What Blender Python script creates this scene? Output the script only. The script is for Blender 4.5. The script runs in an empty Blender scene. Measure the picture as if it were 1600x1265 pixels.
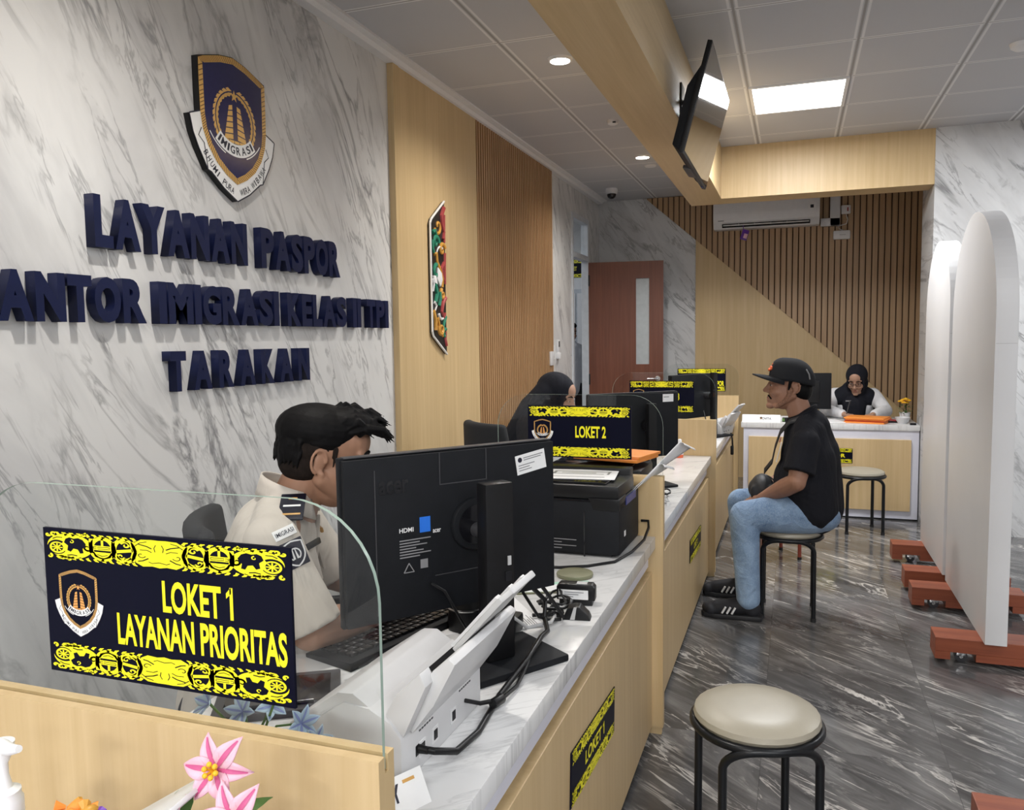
EXPOSURE = 0.42
PANEL_W = 36
DOWN_W = 60

import bpy, bmesh, math, random
from mathutils import Vector, Matrix, Euler, Quaternion
R = math.radians
random.seed(7)
scene = bpy.context.scene
COL = scene.collection

# ------------------------------------------------------------------ camera
F_PX = 1256.6
yaw, pitch, roll = R(19.355), R(4.643), R(-0.8057)
cam_d = bpy.data.cameras.new('camera')
cam_d.sensor_fit = 'HORIZONTAL'; cam_d.sensor_width = 36.0
cam_d.lens = F_PX * 36.0 / 1600.0
cam_d.clip_start = 0.02; cam_d.clip_end = 60
cam = bpy.data.objects.new('camera', cam_d); COL.objects.link(cam)
fwd = Vector((-math.sin(yaw) * math.cos(pitch), math.cos(yaw) * math.cos(pitch), -math.sin(pitch)))
rgt = Vector((math.cos(yaw), math.sin(yaw), 0)); up = rgt.cross(fwd)
cr = math.cos(roll) * rgt + math.sin(roll) * up
cu = -math.sin(roll) * rgt + math.cos(roll) * up
mw = Matrix((cr, cu, -fwd)).transposed().to_4x4(); mw.translation = (0, 0, 1.45)
cam.matrix_world = mw
scene.camera = cam

# ------------------------------------------------------------------ exposure, world, lamps
scene.view_settings.view_transform = 'Standard'
scene.view_settings.look = 'None'
scene.view_settings.gamma = 1.0
scene.view_settings.use_curve_mapping = False
scene.view_settings.exposure = EXPOSURE
world = bpy.data.worlds.new('world'); scene.world = world; world.use_nodes = True
world.node_tree.nodes['Background'].inputs[0].default_value = (0.75, 0.82, 0.95, 1)
world.node_tree.nodes['Background'].inputs[1].default_value = 0.12

def area(name, loc, sx, sy, power, color=(1, .97, .93), rot=(0, 0, 0), spread=180):
    d = bpy.data.lights.new(name, 'AREA'); d.shape = 'RECTANGLE'; d.size = sx; d.size_y = sy
    d.energy = power; d.color = color; d.spread = R(spread)
    o = bpy.data.objects.new(name, d); o.location = loc; o.rotation_euler = rot; COL.objects.link(o)
    return o
CEIL = 2.9
# recessed LED panels of the public side (one is in view, the others light the rest of the hall)
PANELS = [(0.0, 5.33, 1.0), (1.11, 1.73, .2), (0.0, -1.27, .75), (2.22, 5.33, .55), (2.78, 2.33, .25), (2.22, -1.27, .8), (4.44, 2.33, .25), (0.0, -3.07, 1.6), (2.22, -3.07, 1.6)]
for i, (x, y, k) in enumerate(PANELS):
    area('panel_light', (x, y, CEIL - 0.03), .5, .55, PANEL_W * k, (.96, .98, 1.0))
# warm-white downlights over the counter
DOWN = [(-1.17, 6.57), (-1.17, 4.16), (-1.17, 1.75), (-1.17, -0.65), (-1.17, -3.0)]
for i, (x, y) in enumerate(DOWN):
    d = bpy.data.lights.new('downlight_spot', 'SPOT'); d.energy = DOWN_W; d.color = (1, .95, .88)
    d.spot_size = R(150); d.spot_blend = .9; d.shadow_soft_size = .05
    o = bpy.data.objects.new('downlight_spot', d); o.location = (x, y, CEIL - .035); COL.objects.link(o)

# ------------------------------------------------------------------ materials
class NT:
    def __init__(s, name):
        s.m = bpy.data.materials.new(name); s.m.use_nodes = True
        s.t = s.m.node_tree; s.b = s.t.nodes['Principled BSDF']
        s.out = s.t.nodes['Material Output']
    def n(s, typ, **kw):
        nd = s.t.nodes.new(typ)
        for k, v in kw.items():
            if k.startswith('i_'):
                key = k[2:]; key = int(key) if key.isdigit() else key.replace('_', ' ')
                if hasattr(v, 'is_linked') or isinstance(v, bpy.types.NodeSocket): s.t.links.new(v, nd.inputs[key])
                else: nd.inputs[key].default_value = v
            else: setattr(nd, k, v)
        return nd
    def link(s, a, b): s.t.links.new(a, b)
    def coord(s, rot=(0, 0, 0), scale=(1, 1, 1), loc=(0, 0, 0)):
        tc = s.n('ShaderNodeTexCoord')
        mp = s.n('ShaderNodeMapping'); s.link(tc.outputs['Object'], mp.inputs[0])
        mp.inputs['Rotation'].default_value = rot; mp.inputs['Scale'].default_value = scale; mp.inputs['Location'].default_value = loc
        return mp.outputs[0]
    def noise(s, vec, scale=5, detail=4, rough=.55, dist=0):
        nd = s.n('ShaderNodeTexNoise'); s.link(vec, nd.inputs['Vector'])
        nd.inputs['Scale'].default_value = scale; nd.inputs['Detail'].default_value = detail
        nd.inputs['Roughness'].default_value = rough; nd.inputs['Distortion'].default_value = dist
        return nd.outputs[0]
    def ramp(s, fac, stops, interp='LINEAR'):
        nd = s.n('ShaderNodeValToRGB'); s.link(fac, nd.inputs[0]); cr_ = nd.color_ramp; cr_.interpolation = interp
        while len(cr_.elements) > 1: cr_.elements.remove(cr_.elements[0])
        for i, (p, c) in enumerate(stops):
            e = cr_.elements[0] if i == 0 else cr_.elements.new(p)
            e.position = p; e.color = (c, c, c, 1) if isinstance(c, (int, float)) else (*c, 1)
        return nd.outputs[0]
    def math(s, op, a, b=None, c=None, clamp=False):
        nd = s.n('ShaderNodeMath', operation=op); nd.use_clamp = clamp
        for i, v in enumerate((a, b, c)):
            if v is None: continue
            if isinstance(v, (int, float)): nd.inputs[i].default_value = v
            else: s.link(v, nd.inputs[i])
        return nd.outputs[0]
    def mix(s, fac, a, b, mode='MIX'):
        nd = s.n('ShaderNodeMix', data_type='RGBA', blend_type=mode)
        for idx, v in ((0, fac), (6, a), (7, b)):
            if isinstance(v, (int, float)): nd.inputs[idx].default_value = v
            elif isinstance(v, (tuple, list)): nd.inputs[idx].default_value = (*v, 1)
            else: s.link(v, nd.inputs[idx])
        return nd.outputs[2]
    def bump(s, h, strength=.1, dist=.01):
        nd = s.n('ShaderNodeBump'); nd.inputs['Strength'].default_value = strength; nd.inputs['Distance'].default_value = dist
        s.link(h, nd.inputs['Height']); s.link(nd.outputs[0], s.b.inputs['Normal'])
    def base(s, c):
        if isinstance(c, (tuple, list)): s.b.inputs['Base Color'].default_value = (*c, 1)
        else: s.link(c, s.b.inputs['Base Color'])
    def p(s, rough=.5, metal=0, spec=.5, coat=0, sheen=0):
        s.b.inputs['Roughness'].default_value = rough; s.b.inputs['Metallic'].default_value = metal
        s.b.inputs['Specular IOR Level'].default_value = spec; s.b.inputs['Coat Weight'].default_value = coat
        s.b.inputs['Sheen Weight'].default_value = sheen
        return s

def plain(name, c, rough=.5, metal=0, spec=.5, var=.06, nscale=20, bump=0, bscale=200, coat=0, sheen=0):
    t = NT(name); v = t.coord()
    n = t.noise(v, nscale, 3)
    lo = tuple(max(0, x * (1 - var)) for x in c); hi = tuple(min(1, x * (1 + var)) for x in c)
    t.base(t.ramp(n, [(.3, lo), (.7, hi)])); t.p(rough, metal, spec, coat, sheen)
    if bump: t.bump(t.noise(v, bscale, 2), bump, .002)
    return t.m

def marble_wall(name, base, vein, soft, axis, ang, scale=1.0, rough=.3, dens=1.0):
    """light stone with streaky diagonal veins; axis = the plane's normal axis"""
    t = NT(name)
    tc = t.n('ShaderNodeTexCoord'); sp = t.n('ShaderNodeSeparateXYZ'); t.link(tc.outputs['Object'], sp.inputs[0])
    # use in-plane coordinates a (horizontal) and z, plus a little of the normal axis
    if axis == 'x': a, z, w = sp.outputs[1], sp.outputs[2], sp.outputs[0]
    elif axis == 'y': a, z, w = sp.outputs[0], sp.outputs[2], sp.outputs[1]
    else: a, z, w = sp.outputs[0], sp.outputs[1], sp.outputs[2]
    ca, sa = math.cos(ang), math.sin(ang)
    u = t.math('ADD', t.math('MULTIPLY', a, ca), t.math('MULTIPLY', z, sa))     # along the vein
    v = t.math('SUBTRACT', t.math('MULTIPLY', z, ca), t.math('MULTIPLY', a, sa))  # across
    def vec(su, sv, off):
        c = t.n('ShaderNodeCombineXYZ')
        t.link(t.math('MULTIPLY_ADD', u, su * scale, off), c.inputs[0]); t.link(t.math('MULTIPLY', v, sv * scale), c.inputs[1])
        t.link(t.math('MULTIPLY', w, .7), c.inputs[2]); return c.outputs[0]
    def ridge(n, width): return t.math('SUBTRACT', 1, t.math('DIVIDE', t.math('ABSOLUTE', t.math('SUBTRACT', n, .5)), width), clamp=True)
    n1 = t.noise(vec(.8, 3.0, 3.1), 1.0, 6, .55, .9)
    n2 = t.noise(vec(1.6, 8.0, 9.7), 1.0, 5, .6, .6)
    m1 = t.ramp(t.noise(vec(1.0, 2.2, 31.0), 1.0, 3), [(.42, 0), (.62, 1)])
    m2 = t.ramp(t.noise(vec(1.7, 4.5, 57.0), 1.0, 3), [(.44, 0), (.6, 1)])
    r1 = t.math('MULTIPLY', t.math('POWER', ridge(n1, .035), 1.3), m1)
    r2 = t.math('MULTIPLY', ridge(n2, .03), m2)
    cloud = t.ramp(t.noise(vec(.7, 2.6, 77.0), 1.0, 5, .6, .5), [(.45, 0), (.72, 1)])
    col = t.mix(t.math('MULTIPLY', cloud, .75 * dens, clamp=True), base, soft)
    col = t.mix(t.math('MULTIPLY', r2, .6 * dens, clamp=True), col, vein)
    col = t.mix(t.math('MULTIPLY', r1, .85 * dens, clamp=True), col, vein)
    t.base(col); t.p(rough)
    return t.m

def wood(name, c1, c2, axis='z', rough=.4, gs=38, spec=.4):
    t = NT(name)
    sc = {'z': (gs, gs, 1.4), 'y': (gs, 1.4, gs), 'x': (1.4, gs, gs)}[axis]
    v = t.coord(scale=sc)
    n = t.noise(v, 1.0, 5, .6, .25)
    v2 = t.coord(scale=tuple(x * .12 for x in sc))
    n2 = t.noise(v2, 1.0, 2, .5, .6)
    col = t.ramp(n, [(.3, c2), (.68, c1)])
    col = t.mix(t.ramp(n2, [(.35, .0), (.75, .35)]), col, tuple(x * .9 for x in c2))
    t.base(col); t.p(rough, spec=spec)
    return t.m

def cloth(name, c, rough=.9, wr=.35, wscale=9, var=.1, stretch=(1, 1, .45), dist=.03):
    t = NT(name); v = t.coord()
    n = t.noise(v, 6, 3)
    t.base(t.ramp(n, [(.3, tuple(x * (1 - var) for x in c)), (.7, tuple(min(1, x * (1 + var)) for x in c))]))
    t.p(rough, spec=.25, sheen=.12 if c[0] > .1 else 0)
    w = t.noise(t.coord(scale=stretch), wscale, 3, .5, 1.2)
    t.bump(w, wr, dist)
    return t.m

M = {}
M['marble'] = marble_wall('white_marble', (.70, .70, .695), (.17, .17, .18), (.44, .44, .45), 'x', R(-62), 1.15, .25, .9)
M['marble_back'] = marble_wall('white_marble_end', (.66, .665, .67), (.17, .17, .175), (.45, .45, .455), 'y', R(-52), 1.3)
M['marble_top'] = marble_wall('marble_worktop', (.74, .74, .74), (.34, .34, .35), (.6, .6, .6), 'z', R(40), 2.2, .18, .6)
M['maple'] = wood('maple_laminate', (.65, .485, .27), (.56, .40, .205))
M['maple_beam'] = wood('maple_laminate_beam', (.65, .485, .27), (.56, .40, .205), 'y')
M['maple_beam_cross'] = M['maple']
M['slat'] = wood('walnut_slat', (.47, .285, .145), (.35, .195, .09), gs=60)
M['slat_end'] = wood('walnut_slat_end', (.50, .335, .19), (.39, .245, .13), gs=60)
M['slat_back'] = plain('slat_backing', (.10, .052, .026), .8)
M['door_wood'] = wood('red_brown_door_veneer', (.20, .068, .036), (.13, .04, .02), rough=.35)
M['foot_wood'] = wood('red_brown_wood', (.33, .095, .045), (.22, .055, .028), 'x', rough=.4)
M['white'] = plain('white_paint', (.78, .78, .79), .5, var=.02)
M['cool_white'] = plain('white_laminate', (.68, .69, .78), .35, var=.02)
M['board_white'] = plain('white_board', (.74, .74, .75), .4, var=.03, nscale=2)
M['ivory'] = plain('offwhite_plastic', (.66, .66, .67), .35, var=.02)
M['grey_plastic'] = plain('light_grey_plastic', (.52, .52, .52), .4, var=.03)
M['black'] = plain('black_plastic', (.007, .007, .008), .38, spec=.3, var=.15)
M['black_gloss'] = plain('glossy_black_plastic', (.008, .008, .01), .12, var=.1)
M['black_matte'] = plain('matte_black_plastic', (.0065, .0075, .010), .6, spec=.25, var=.15, bump=.15, bscale=500)
M['dark_grey'] = plain('dark_grey_plastic', (.05, .05, .055), .45)
M['black_metal'] = plain('black_powder_coated_steel', (.007, .008, .010), .33, spec=.35)
M['red_metal'] = plain('red_brown_painted_steel', (.30, .06, .035), .35)
M['navy_gloss'] = plain('glossy_navy_enamel', (.022, .026, .095), .16, var=.05)
M['gold_enamel'] = plain('gold_enamel', (.70, .43, .14), .25, var=.06)
M['rope_stripe'] = plain('brown_rope_line', (.16, .075, .02), .4)  # brown twist stripes on the wall emblem's rope border
M['chrome'] = plain('brushed_chrome', (.62, .62, .62), .22, 1.0)
M['beige_vinyl'] = plain('beige_vinyl', (.345, .315, .25), .38, var=.04, nscale=7, bump=.08, bscale=120)
M['navy'] = plain('navy_acrylic', (.007, .011, .048), .4, spec=.2, var=.08)
M['sign_black'] = plain('printed_navy_black', (.004, .0045, .014), .4, spec=.08, var=.05)
M['yellow'] = plain('printed_yellow', (.90, .82, .01), .4, var=.02)
M['gold'] = plain('printed_gold', (.60, .33, .085), .4, var=.06)
M['gold_light'] = plain('printed_pale_gold', (.72, .47, .17), .35, var=.06)
M['orange_print'] = plain('printed_orange', (.72, .34, .09), .4, var=.06)
M['print_white'] = plain('printed_white', (.82, .82, .82), .4, var=.02)
M['print_dark'] = plain('printed_dark_ink', (.015, .015, .03), .5)
M['print_grey'] = plain('printed_grey_ink', (.25, .25, .26), .5)
M['paper'] = plain('white_paper', (.82, .82, .83), .7, var=.02)
M['orange_paper'] = plain('orange_folder_card', (.90, .30, .05), .6, var=.04)
M['orange_dark'] = plain('deep_orange_folder_edge', (.55, .10, .03), .6)
M['green_paper'] = plain('pale_green_print', (.45, .72, .58), .6)
M['olive'] = plain('olive_card', (.20, .20, .12), .5)
M['blue'] = plain('deep_blue_plastic', (.02, .04, .22), .35)
M['bright_blue'] = plain('bright_blue_print', (.02, .17, .72), .35)
M['purple'] = plain('purple_sachet', (.13, .03, .33), .3)
M['red_craft'] = plain('carved_dark_red_paint', (.36, .05, .05), .4)
M['green_craft'] = plain('carved_green_paint', (.02, .22, .13), .4)
M['ochre_craft'] = plain('carved_ochre_paint', (.62, .31, .05), .4)
M['black_craft'] = plain('carved_black_paint', (.012, .012, .012), .4)
M['pink'] = plain('pink_petal', (.80, .46, .56), .55, var=.08)
M['deep_pink'] = plain('magenta_petal_vein', (.55, .09, .24), .55)
M['leaf'] = plain('green_leaf', (.09, .19, .05), .55)
M['blue_petal'] = plain('pale_blue_petal', (.42, .55, .66), .55, var=.15)
M['blue_vein'] = plain('violet_blue_petal_vein', (.22, .27, .52), .55)
M['yellow_petal'] = plain('yellow_petal', (.80, .45, .02), .55)
M['orange_flower'] = plain('orange_red_petal', (.75, .14, .05), .55)
M['frame_grey'] = plain('grey_white_aluminium', (.55, .58, .62), .4)
M['skin'] = plain('tan_skin', (.36, .195, .125), .5, var=.07, nscale=14, spec=.35)
M['skin_dark'] = plain('brown_skin', (.30, .155, .10), .5, var=.08, nscale=14, spec=.35)
M['skin_light'] = plain('light_tan_skin', (.44, .26, .18), .5, var=.06, nscale=14, spec=.35)
M['lip'] = plain('lip_skin', (.30, .11, .085), .45)
M['stubble'] = plain('stubbled_skin', (.25, .132, .087), .7, var=.3, nscale=120, spec=.2)
M['fade'] = plain('short_cropped_hair', (.017, .012, .010), .85, spec=.15, var=.4, nscale=60)
M['hair'] = plain('black_hair', (.0035, .0032, .0036), .6, spec=.12, var=.3, nscale=90, bump=.35, bscale=160)
M['eye_white'] = plain('eye_white', (.38, .34, .31), .3)
M['iris'] = plain('dark_brown_iris', (.015, .008, .005), .2)
M['beige_cloth'] = cloth('beige_uniform_cloth', (.58, .53, .47), wr=.7, wscale=7)
M['white_cloth'] = cloth('white_shirt_cloth', (.74, .74, .76), wr=.6, wscale=9)
M['black_cloth'] = cloth('black_tshirt_cloth', (.0095, .010, .014), wr=.55, wscale=8)
M['hijab'] = cloth('black_hijab_cloth', (.011, .012, .018), wr=.5, wscale=7)
M['cap_cloth'] = cloth('black_cap_cloth', (.014, .015, .018), wr=.06, wscale=30)
M['fabric_black'] = plain('black_mesh_fabric', (.014, .015, .018), .85, bump=.4, bscale=400)
M['shoe'] = plain('black_suede', (.012, .012, .016), .7, bump=.2, bscale=300)
M['sole'] = plain('black_rubber', (.014, .014, .016), .55)
M['bag'] = plain('black_nylon', (.014, .014, .016), .55, bump=.4, bscale=260)
M['trouser'] = cloth('dark_trouser_cloth', (.03, .03, .035))

def m_jeans():
    t = NT('washed_blue_denim'); v = t.coord()
    n = t.noise(v, 7, 4); n2 = t.noise(t.coord(scale=(1, 1, .5)), 260, 2)
    col = t.ramp(n, [(.3, (.10, .17, .29)), (.7, (.24, .345, .49))])
    col = t.mix(t.ramp(n2, [(.4, 0), (.7, .35)]), col, (.42, .52, .64))
    t.base(col); t.p(.85, spec=.25, sheen=.1)
    t.bump(t.noise(t.coord(scale=(1, .8, .9)), 8, 3, .5, 1.6), .6, .03)
    return t.m
M['jeans'] = m_jeans()

def m_floor():
    t = NT('dark_grey_marble_tile')
    tc = t.n('ShaderNodeTexCoord'); sp = t.n('ShaderNodeSeparateXYZ'); t.link(tc.outputs['Object'], sp.inputs[0])
    X, Y = sp.outputs[0], sp.outputs[1]
    fx = t.math('DIVIDE', t.math('ADD', X, .09 + 6.0), .6); fy = t.math('DIVIDE', t.math('ADD', Y, -2.92 + 12.0), 1.2)
    ix, iy = t.math('FLOOR', fx), t.math('FLOOR', fy)
    cell = t.n('ShaderNodeCombineXYZ'); t.link(ix, cell.inputs[0]); t.link(iy, cell.inputs[1])
    wn = t.n('ShaderNodeTexWhiteNoise', noise_dimensions='2D'); t.link(cell.outputs[0], wn.inputs[0])
    off = t.math('MULTIPLY', wn.outputs[0], 9)
    ang = R(-40); ca, sa = math.cos(ang), math.sin(ang)
    u = t.math('ADD', t.math('MULTIPLY', X, ca), t.math('MULTIPLY', Y, sa))
    w = t.math('SUBTRACT', t.math('MULTIPLY', Y, ca), t.math('MULTIPLY', X, sa))
    def vec(su, sv, o):
        c = t.n('ShaderNodeCombineXYZ'); t.link(t.math('MULTIPLY_ADD', u, su, o), c.inputs[0]); t.link(t.math('MULTIPLY', w, sv), c.inputs[1])
        t.link(off, c.inputs[2]); return c.outputs[0]
    def ridge(n, wd, c=.5): return t.math('SUBTRACT', 1, t.math('DIVIDE', t.math('ABSOLUTE', t.math('SUBTRACT', n, c)), wd), clamp=True)
    n1 = t.noise(vec(1.1, 4.6, 3), 1, 7, .58, 1.3)
    n2 = t.noise(vec(2.0, 10, 17), 1, 7, .65, .9)
    m1 = t.ramp(t.noise(vec(1.8, 4, 41), 1, 3), [(.46, 0), (.64, 1)])
    m2 = t.ramp(t.noise(vec(2.0, 6, 83), 1, 3), [(.42, 0), (.62, 1)])
    base = t.ramp(t.noise(vec(1.0, 6.5, 61), 1, 7, .65, .8), [(.28, (.035, .034, .036)), (.5, (.095, .093, .094)), (.72, (.22, .216, .216))])
    col = t.mix(t.math('MULTIPLY', t.math('MULTIPLY', ridge(n2, .025), m2), .4), base, (.5, .485, .47))
    col = t.mix(t.math('MULTIPLY', t.math('MULTIPLY', t.math('POWER', ridge(n1, .02), .9), m1), .85), col, (.72, .69, .65))
    # fine joints between the tiles
    gx = t.math('LESS_THAN', t.math('PINGPONG', fx, .5), .0022); gy = t.math('LESS_THAN', t.math('PINGPONG', fy, .5), .0011)
    col = t.mix(t.math('MULTIPLY', t.math('MAXIMUM', gx, gy), .6), col, (.05, .05, .05))
    t.base(col); t.p(.13, spec=.55)
    t.link(t.ramp(t.noise(t.coord(), 9, 3), [(.3, .09), (.8, .2)]), t.b.inputs['Roughness'])
    return t.m
M['floor'] = m_floor()

def m_ceiling():
    t = NT('grey_white_ceiling_tile')
    tc = t.n('ShaderNodeTexCoord'); sp = t.n('ShaderNodeSeparateXYZ'); t.link(tc.outputs['Object'], sp.inputs[0])
    X, Y = sp.outputs[0], sp.outputs[1]
    # channels along Y every 0.555 m in X, thin joints every 0.6 m in Y
    dx = t.math('MULTIPLY', t.math('PINGPONG', t.math('DIVIDE', t.math('ADD', X, 4 * .555 + .2775), .555), .5), .555)
    dy = t.math('MULTIPLY', t.math('PINGPONG', t.math('DIVIDE', t.math('ADD', Y, 12 * .6 - 5.03), .6), .5), .6)
    chan = t.math('LESS_THAN', dx, .022)
    edge = t.math('MULTIPLY', t.math('GREATER_THAN', dx, .012), t.math('LESS_THAN', dx, .024))
    core = t.math('LESS_THAN', dx, .006)
    jy = t.math('LESS_THAN', dy, .015); jy2 = t.math('LESS_THAN', dy, .0035)
    col = t.mix(t.math('MAXIMUM', edge, jy), (.555, .56, .585), (.80, .80, .81))
    col = t.mix(t.math('MAXIMUM', core, jy2), col, (.34, .33, .33))
    n = t.noise(t.coord(), 1.3, 2)
    col = t.mix(t.ramp(n, [(.35, .0), (.7, .12)]), col, (.42, .42, .44))
    t.base(col); t.p(.6, spec=.3)
    t.bump(t.math('MULTIPLY', t.math('MAXIMUM', chan, jy), -1), .5, .006)
    return t.m
M['ceiling'] = m_ceiling()

def m_emit(name, c, s):
    t = NT(name); t.base((.9, .9, .9))
    t.b.inputs['Emission Color'].default_value = (*c, 1); t.b.inputs['Emission Strength'].default_value = s
    return t.m
M['lamp'] = m_emit('lit_panel_diffuser', (1, .99, .98), 6)
M['lamp_warm'] = m_emit('lit_downlight_lens', (1, .95, .86), 22)

def m_glass(name, tint, refl=.9, rough=.0):
    t = NT(name); t.t.nodes.remove(t.b)
    tr = t.n('ShaderNodeBsdfTransparent'); tr.inputs[0].default_value = (*tint, 1)
    gl = t.n('ShaderNodeBsdfGlossy'); gl.inputs['Roughness'].default_value = rough
    n = t.noise(t.coord(), 3, 2)
    gl.inputs[0].default_value = (refl, refl, refl, 1)
    fr = t.n('ShaderNodeFresnel'); fr.inputs[0].default_value = 1.45
    mx = t.n('ShaderNodeMixShader'); geo = t.n('ShaderNodeNewGeometry')
    t.link(t.math('MULTIPLY', fr.outputs[0], t.math('SUBTRACT', 1, geo.outputs['Backfacing'])), mx.inputs[0]); t.link(tr.outputs[0], mx.inputs[1]); t.link(gl.outputs[0], mx.inputs[2])
    t.link(mx.outputs[0], t.out.inputs[0])
    return t.m
M['glass'] = m_glass('clear_acrylic_sheet', (.96, .97, .965))
M['glass_lens'] = m_glass('eyeglass_lens', (.93, .93, .93))
M['frosted'] = plain('frosted_door_glass', (.42, .45, .46), .25)
M['glass_edge'] = plain('pale_green_sheet_edge', (.36, .47, .40), .25, var=.03)
M['screen'] = plain('glossy_dark_screen', (.012, .011, .014), .04, var=.05)

# ------------------------------------------------------------------ object helpers
def tag(o, label=None, cat=None, group=None, kind=None):
    if label: o['label'] = label
    if cat: o['category'] = cat
    if group: o['group'] = group
    if kind: o['kind'] = kind
    return o
def empty(name, loc=(0, 0, 0), rot=(0, 0, 0), parent=None):
    o = bpy.data.objects.new(name, None); o.location = loc; o.rotation_euler = rot; o.empty_display_size = .1
    COL.objects.link(o)
    if parent: o.parent = parent
    return o
def thing(name, label, cat, loc=(0, 0, 0), rot=(0, 0, 0), group=None):
    return tag(empty(name, loc, rot), label, cat, group)
def link(name, me, mat=None, parent=None, loc=(0, 0, 0), rot=(0, 0, 0), scale=(1, 1, 1)):
    o = bpy.data.objects.new(name, me); o.location = loc; o.rotation_euler = rot; o.scale = scale
    COL.objects.link(o)
    if parent: o.parent = parent
    if mat is not None and me is not None:
        if isinstance(mat, str): mat = M[mat]
        if not me.materials: me.materials.append(mat)
    return o
def copy_tree(o, parent=None):
    c = o.copy(); COL.objects.link(c)
    if parent: c.parent = parent
    for ch in list(o.children): copy_tree(ch, c)
    return c

class MB:
    """collects shapes into one mesh"""
    def __init__(s): s.bm = bmesh.new()
    def _merge(s, other, mat=None):
        if mat is not None: bmesh.ops.transform(other, matrix=mat, verts=other.verts)
        me = bpy.data.meshes.new('tmp'); other.to_mesh(me); other.free(); s.bm.from_mesh(me); bpy.data.meshes.remove(me)
        return s
    def box(s, c, size, bev=0, rot=None, seg=2):
        b = bmesh.new(); bmesh.ops.create_cube(b, size=1.0)
        bmesh.ops.scale(b, vec=size, verts=b.verts)
        if bev > 0: bmesh.ops.bevel(b, geom=list(b.edges), offset=min(bev, min(size) * .49), segments=seg, affect='EDGES', profile=.6)
        m = Matrix.Translation(c)
        if rot: m = m @ Euler(rot).to_matrix().to_4x4()
        return s._merge(b, m)
    def box2(s, lo, hi, bev=0):
        return s.box([(a + b) / 2 for a, b in zip(lo, hi)], [abs(b - a) for a, b in zip(lo, hi)], bev)
    def cyl(s, p0, p1, r0, r1=None, seg=20, cap=True, bev=0):
        r1 = r0 if r1 is None else r1
        p0, p1 = Vector(p0), Vector(p1); d = p1 - p0
        b = bmesh.new(); bmesh.ops.create_cone(b, cap_ends=cap, cap_tris=False, segments=seg, radius1=r0, radius2=r1, depth=d.length)
        if bev: bmesh.ops.bevel(b, geom=[e for e in b.edges if abs(abs(e.verts[0].co.z) - d.length / 2) < 1e-6 and abs(e.verts[0].co.z - e.verts[1].co.z) < 1e-6], offset=bev, segments=2, affect='EDGES', profile=.6)
        q = Vector((0, 0, 1)).rotation_difference(d.normalized())
        return s._merge(b, Matrix.Translation((p0 + p1) / 2) @ q.to_matrix().to_4x4())
    def sphere(s, c, r, seg=16, rot=None):
        if isinstance(r, (int, float)): r = (r, r, r)
        b = bmesh.new(); bmesh.ops.create_uvsphere(b, u_segments=seg, v_segments=max(6, seg * 2 // 3), radius=1)
        m = Matrix.Translation(c) @ (Euler(rot).to_matrix().to_4x4() if rot else Matrix()) @ Matrix.Diagonal((*r, 1))
        return s._merge(b, m)
    def capsule(s, p0, p1, r0, r1=None, seg=14):
        r1 = r0 if r1 is None else r1
        s.cyl(p0, p1, r0, r1, seg); s.sphere(p0, r0, seg); return s.sphere(p1, r1, seg)
    def chain(s, pts, rs, seg=14):
        if isinstance(rs, (int, float)): rs = [rs] * len(pts)
        for a, b, ra, rb in zip(pts, pts[1:], rs, rs[1:]): s.capsule(a, b, ra, rb, seg)
        return s
    def tube(s, pts, r, seg=10, cap=True, closed=False):
        pts = [Vector(p) for p in pts]; n = len(pts)
        rs = r if isinstance(r, (list, tuple)) else [r] * n
        rings = []; nrm = None
        for i, p in enumerate(pts):
            a = pts[(i - 1) % n] if (i > 0 or closed) else p; b = pts[(i + 1) % n] if (i < n - 1 or closed) else p
            d = (b - a).normalized()
            if nrm is None:
                nrm = d.orthogonal().normalized()
            else:
                nrm = (nrm - d * nrm.dot(d)); nrm = nrm.normalized() if nrm.length > 1e-6 else d.orthogonal().normalized()
            bi = d.cross(nrm)
            rings.append([s.bm.verts.new(p + rs[i] * (math.cos(t) * nrm + math.sin(t) * bi)) for t in [2 * math.pi * k / seg for k in range(seg)]])
        for i in range(n if closed else n - 1):
            A, B = rings[i], rings[(i + 1) % n]
            sh = 0
            if closed and i == n - 1:
                sh = min(range(seg), key=lambda k: (A[0].co - B[k].co).length)
            for k in range(seg):
                s.bm.faces.new((A[k], A[(k + 1) % seg], B[(k + 1 + sh) % seg], B[(k + sh) % seg]))
        if cap and not closed:
            s.bm.faces.new(list(reversed(rings[0]))); s.bm.faces.new(rings[-1])
        return s
    def lathe(s, prof, c=(0, 0, 0), seg=28, cap=True):
        rings = []
        for r, z in prof:
            if r < 1e-5: rings.append([s.bm.verts.new((c[0], c[1], c[2] + z))])
            else: rings.append([s.bm.verts.new((c[0] + r * math.cos(2 * math.pi * k / seg), c[1] + r * math.sin(2 * math.pi * k / seg), c[2] + z)) for k in range(seg)])
        for A, B in zip(rings, rings[1:]):
            if len(A) == 1 and len(B) == 1: continue
            for k in range(seg):
                k2 = (k + 1) % seg
                if len(A) == 1: s.bm.faces.new((A[0], B[k2], B[k]))
                elif len(B) == 1: s.bm.faces.new((A[k], A[k2], B[0]))
                else: s.bm.faces.new((A[k], A[k2], B[k2], B[k]))
        if cap:
            if len(rings[0]) > 1: s.bm.faces.new(list(reversed(rings[0])))
            if len(rings[-1]) > 1: s.bm.faces.new(rings[-1])
        return s
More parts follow.
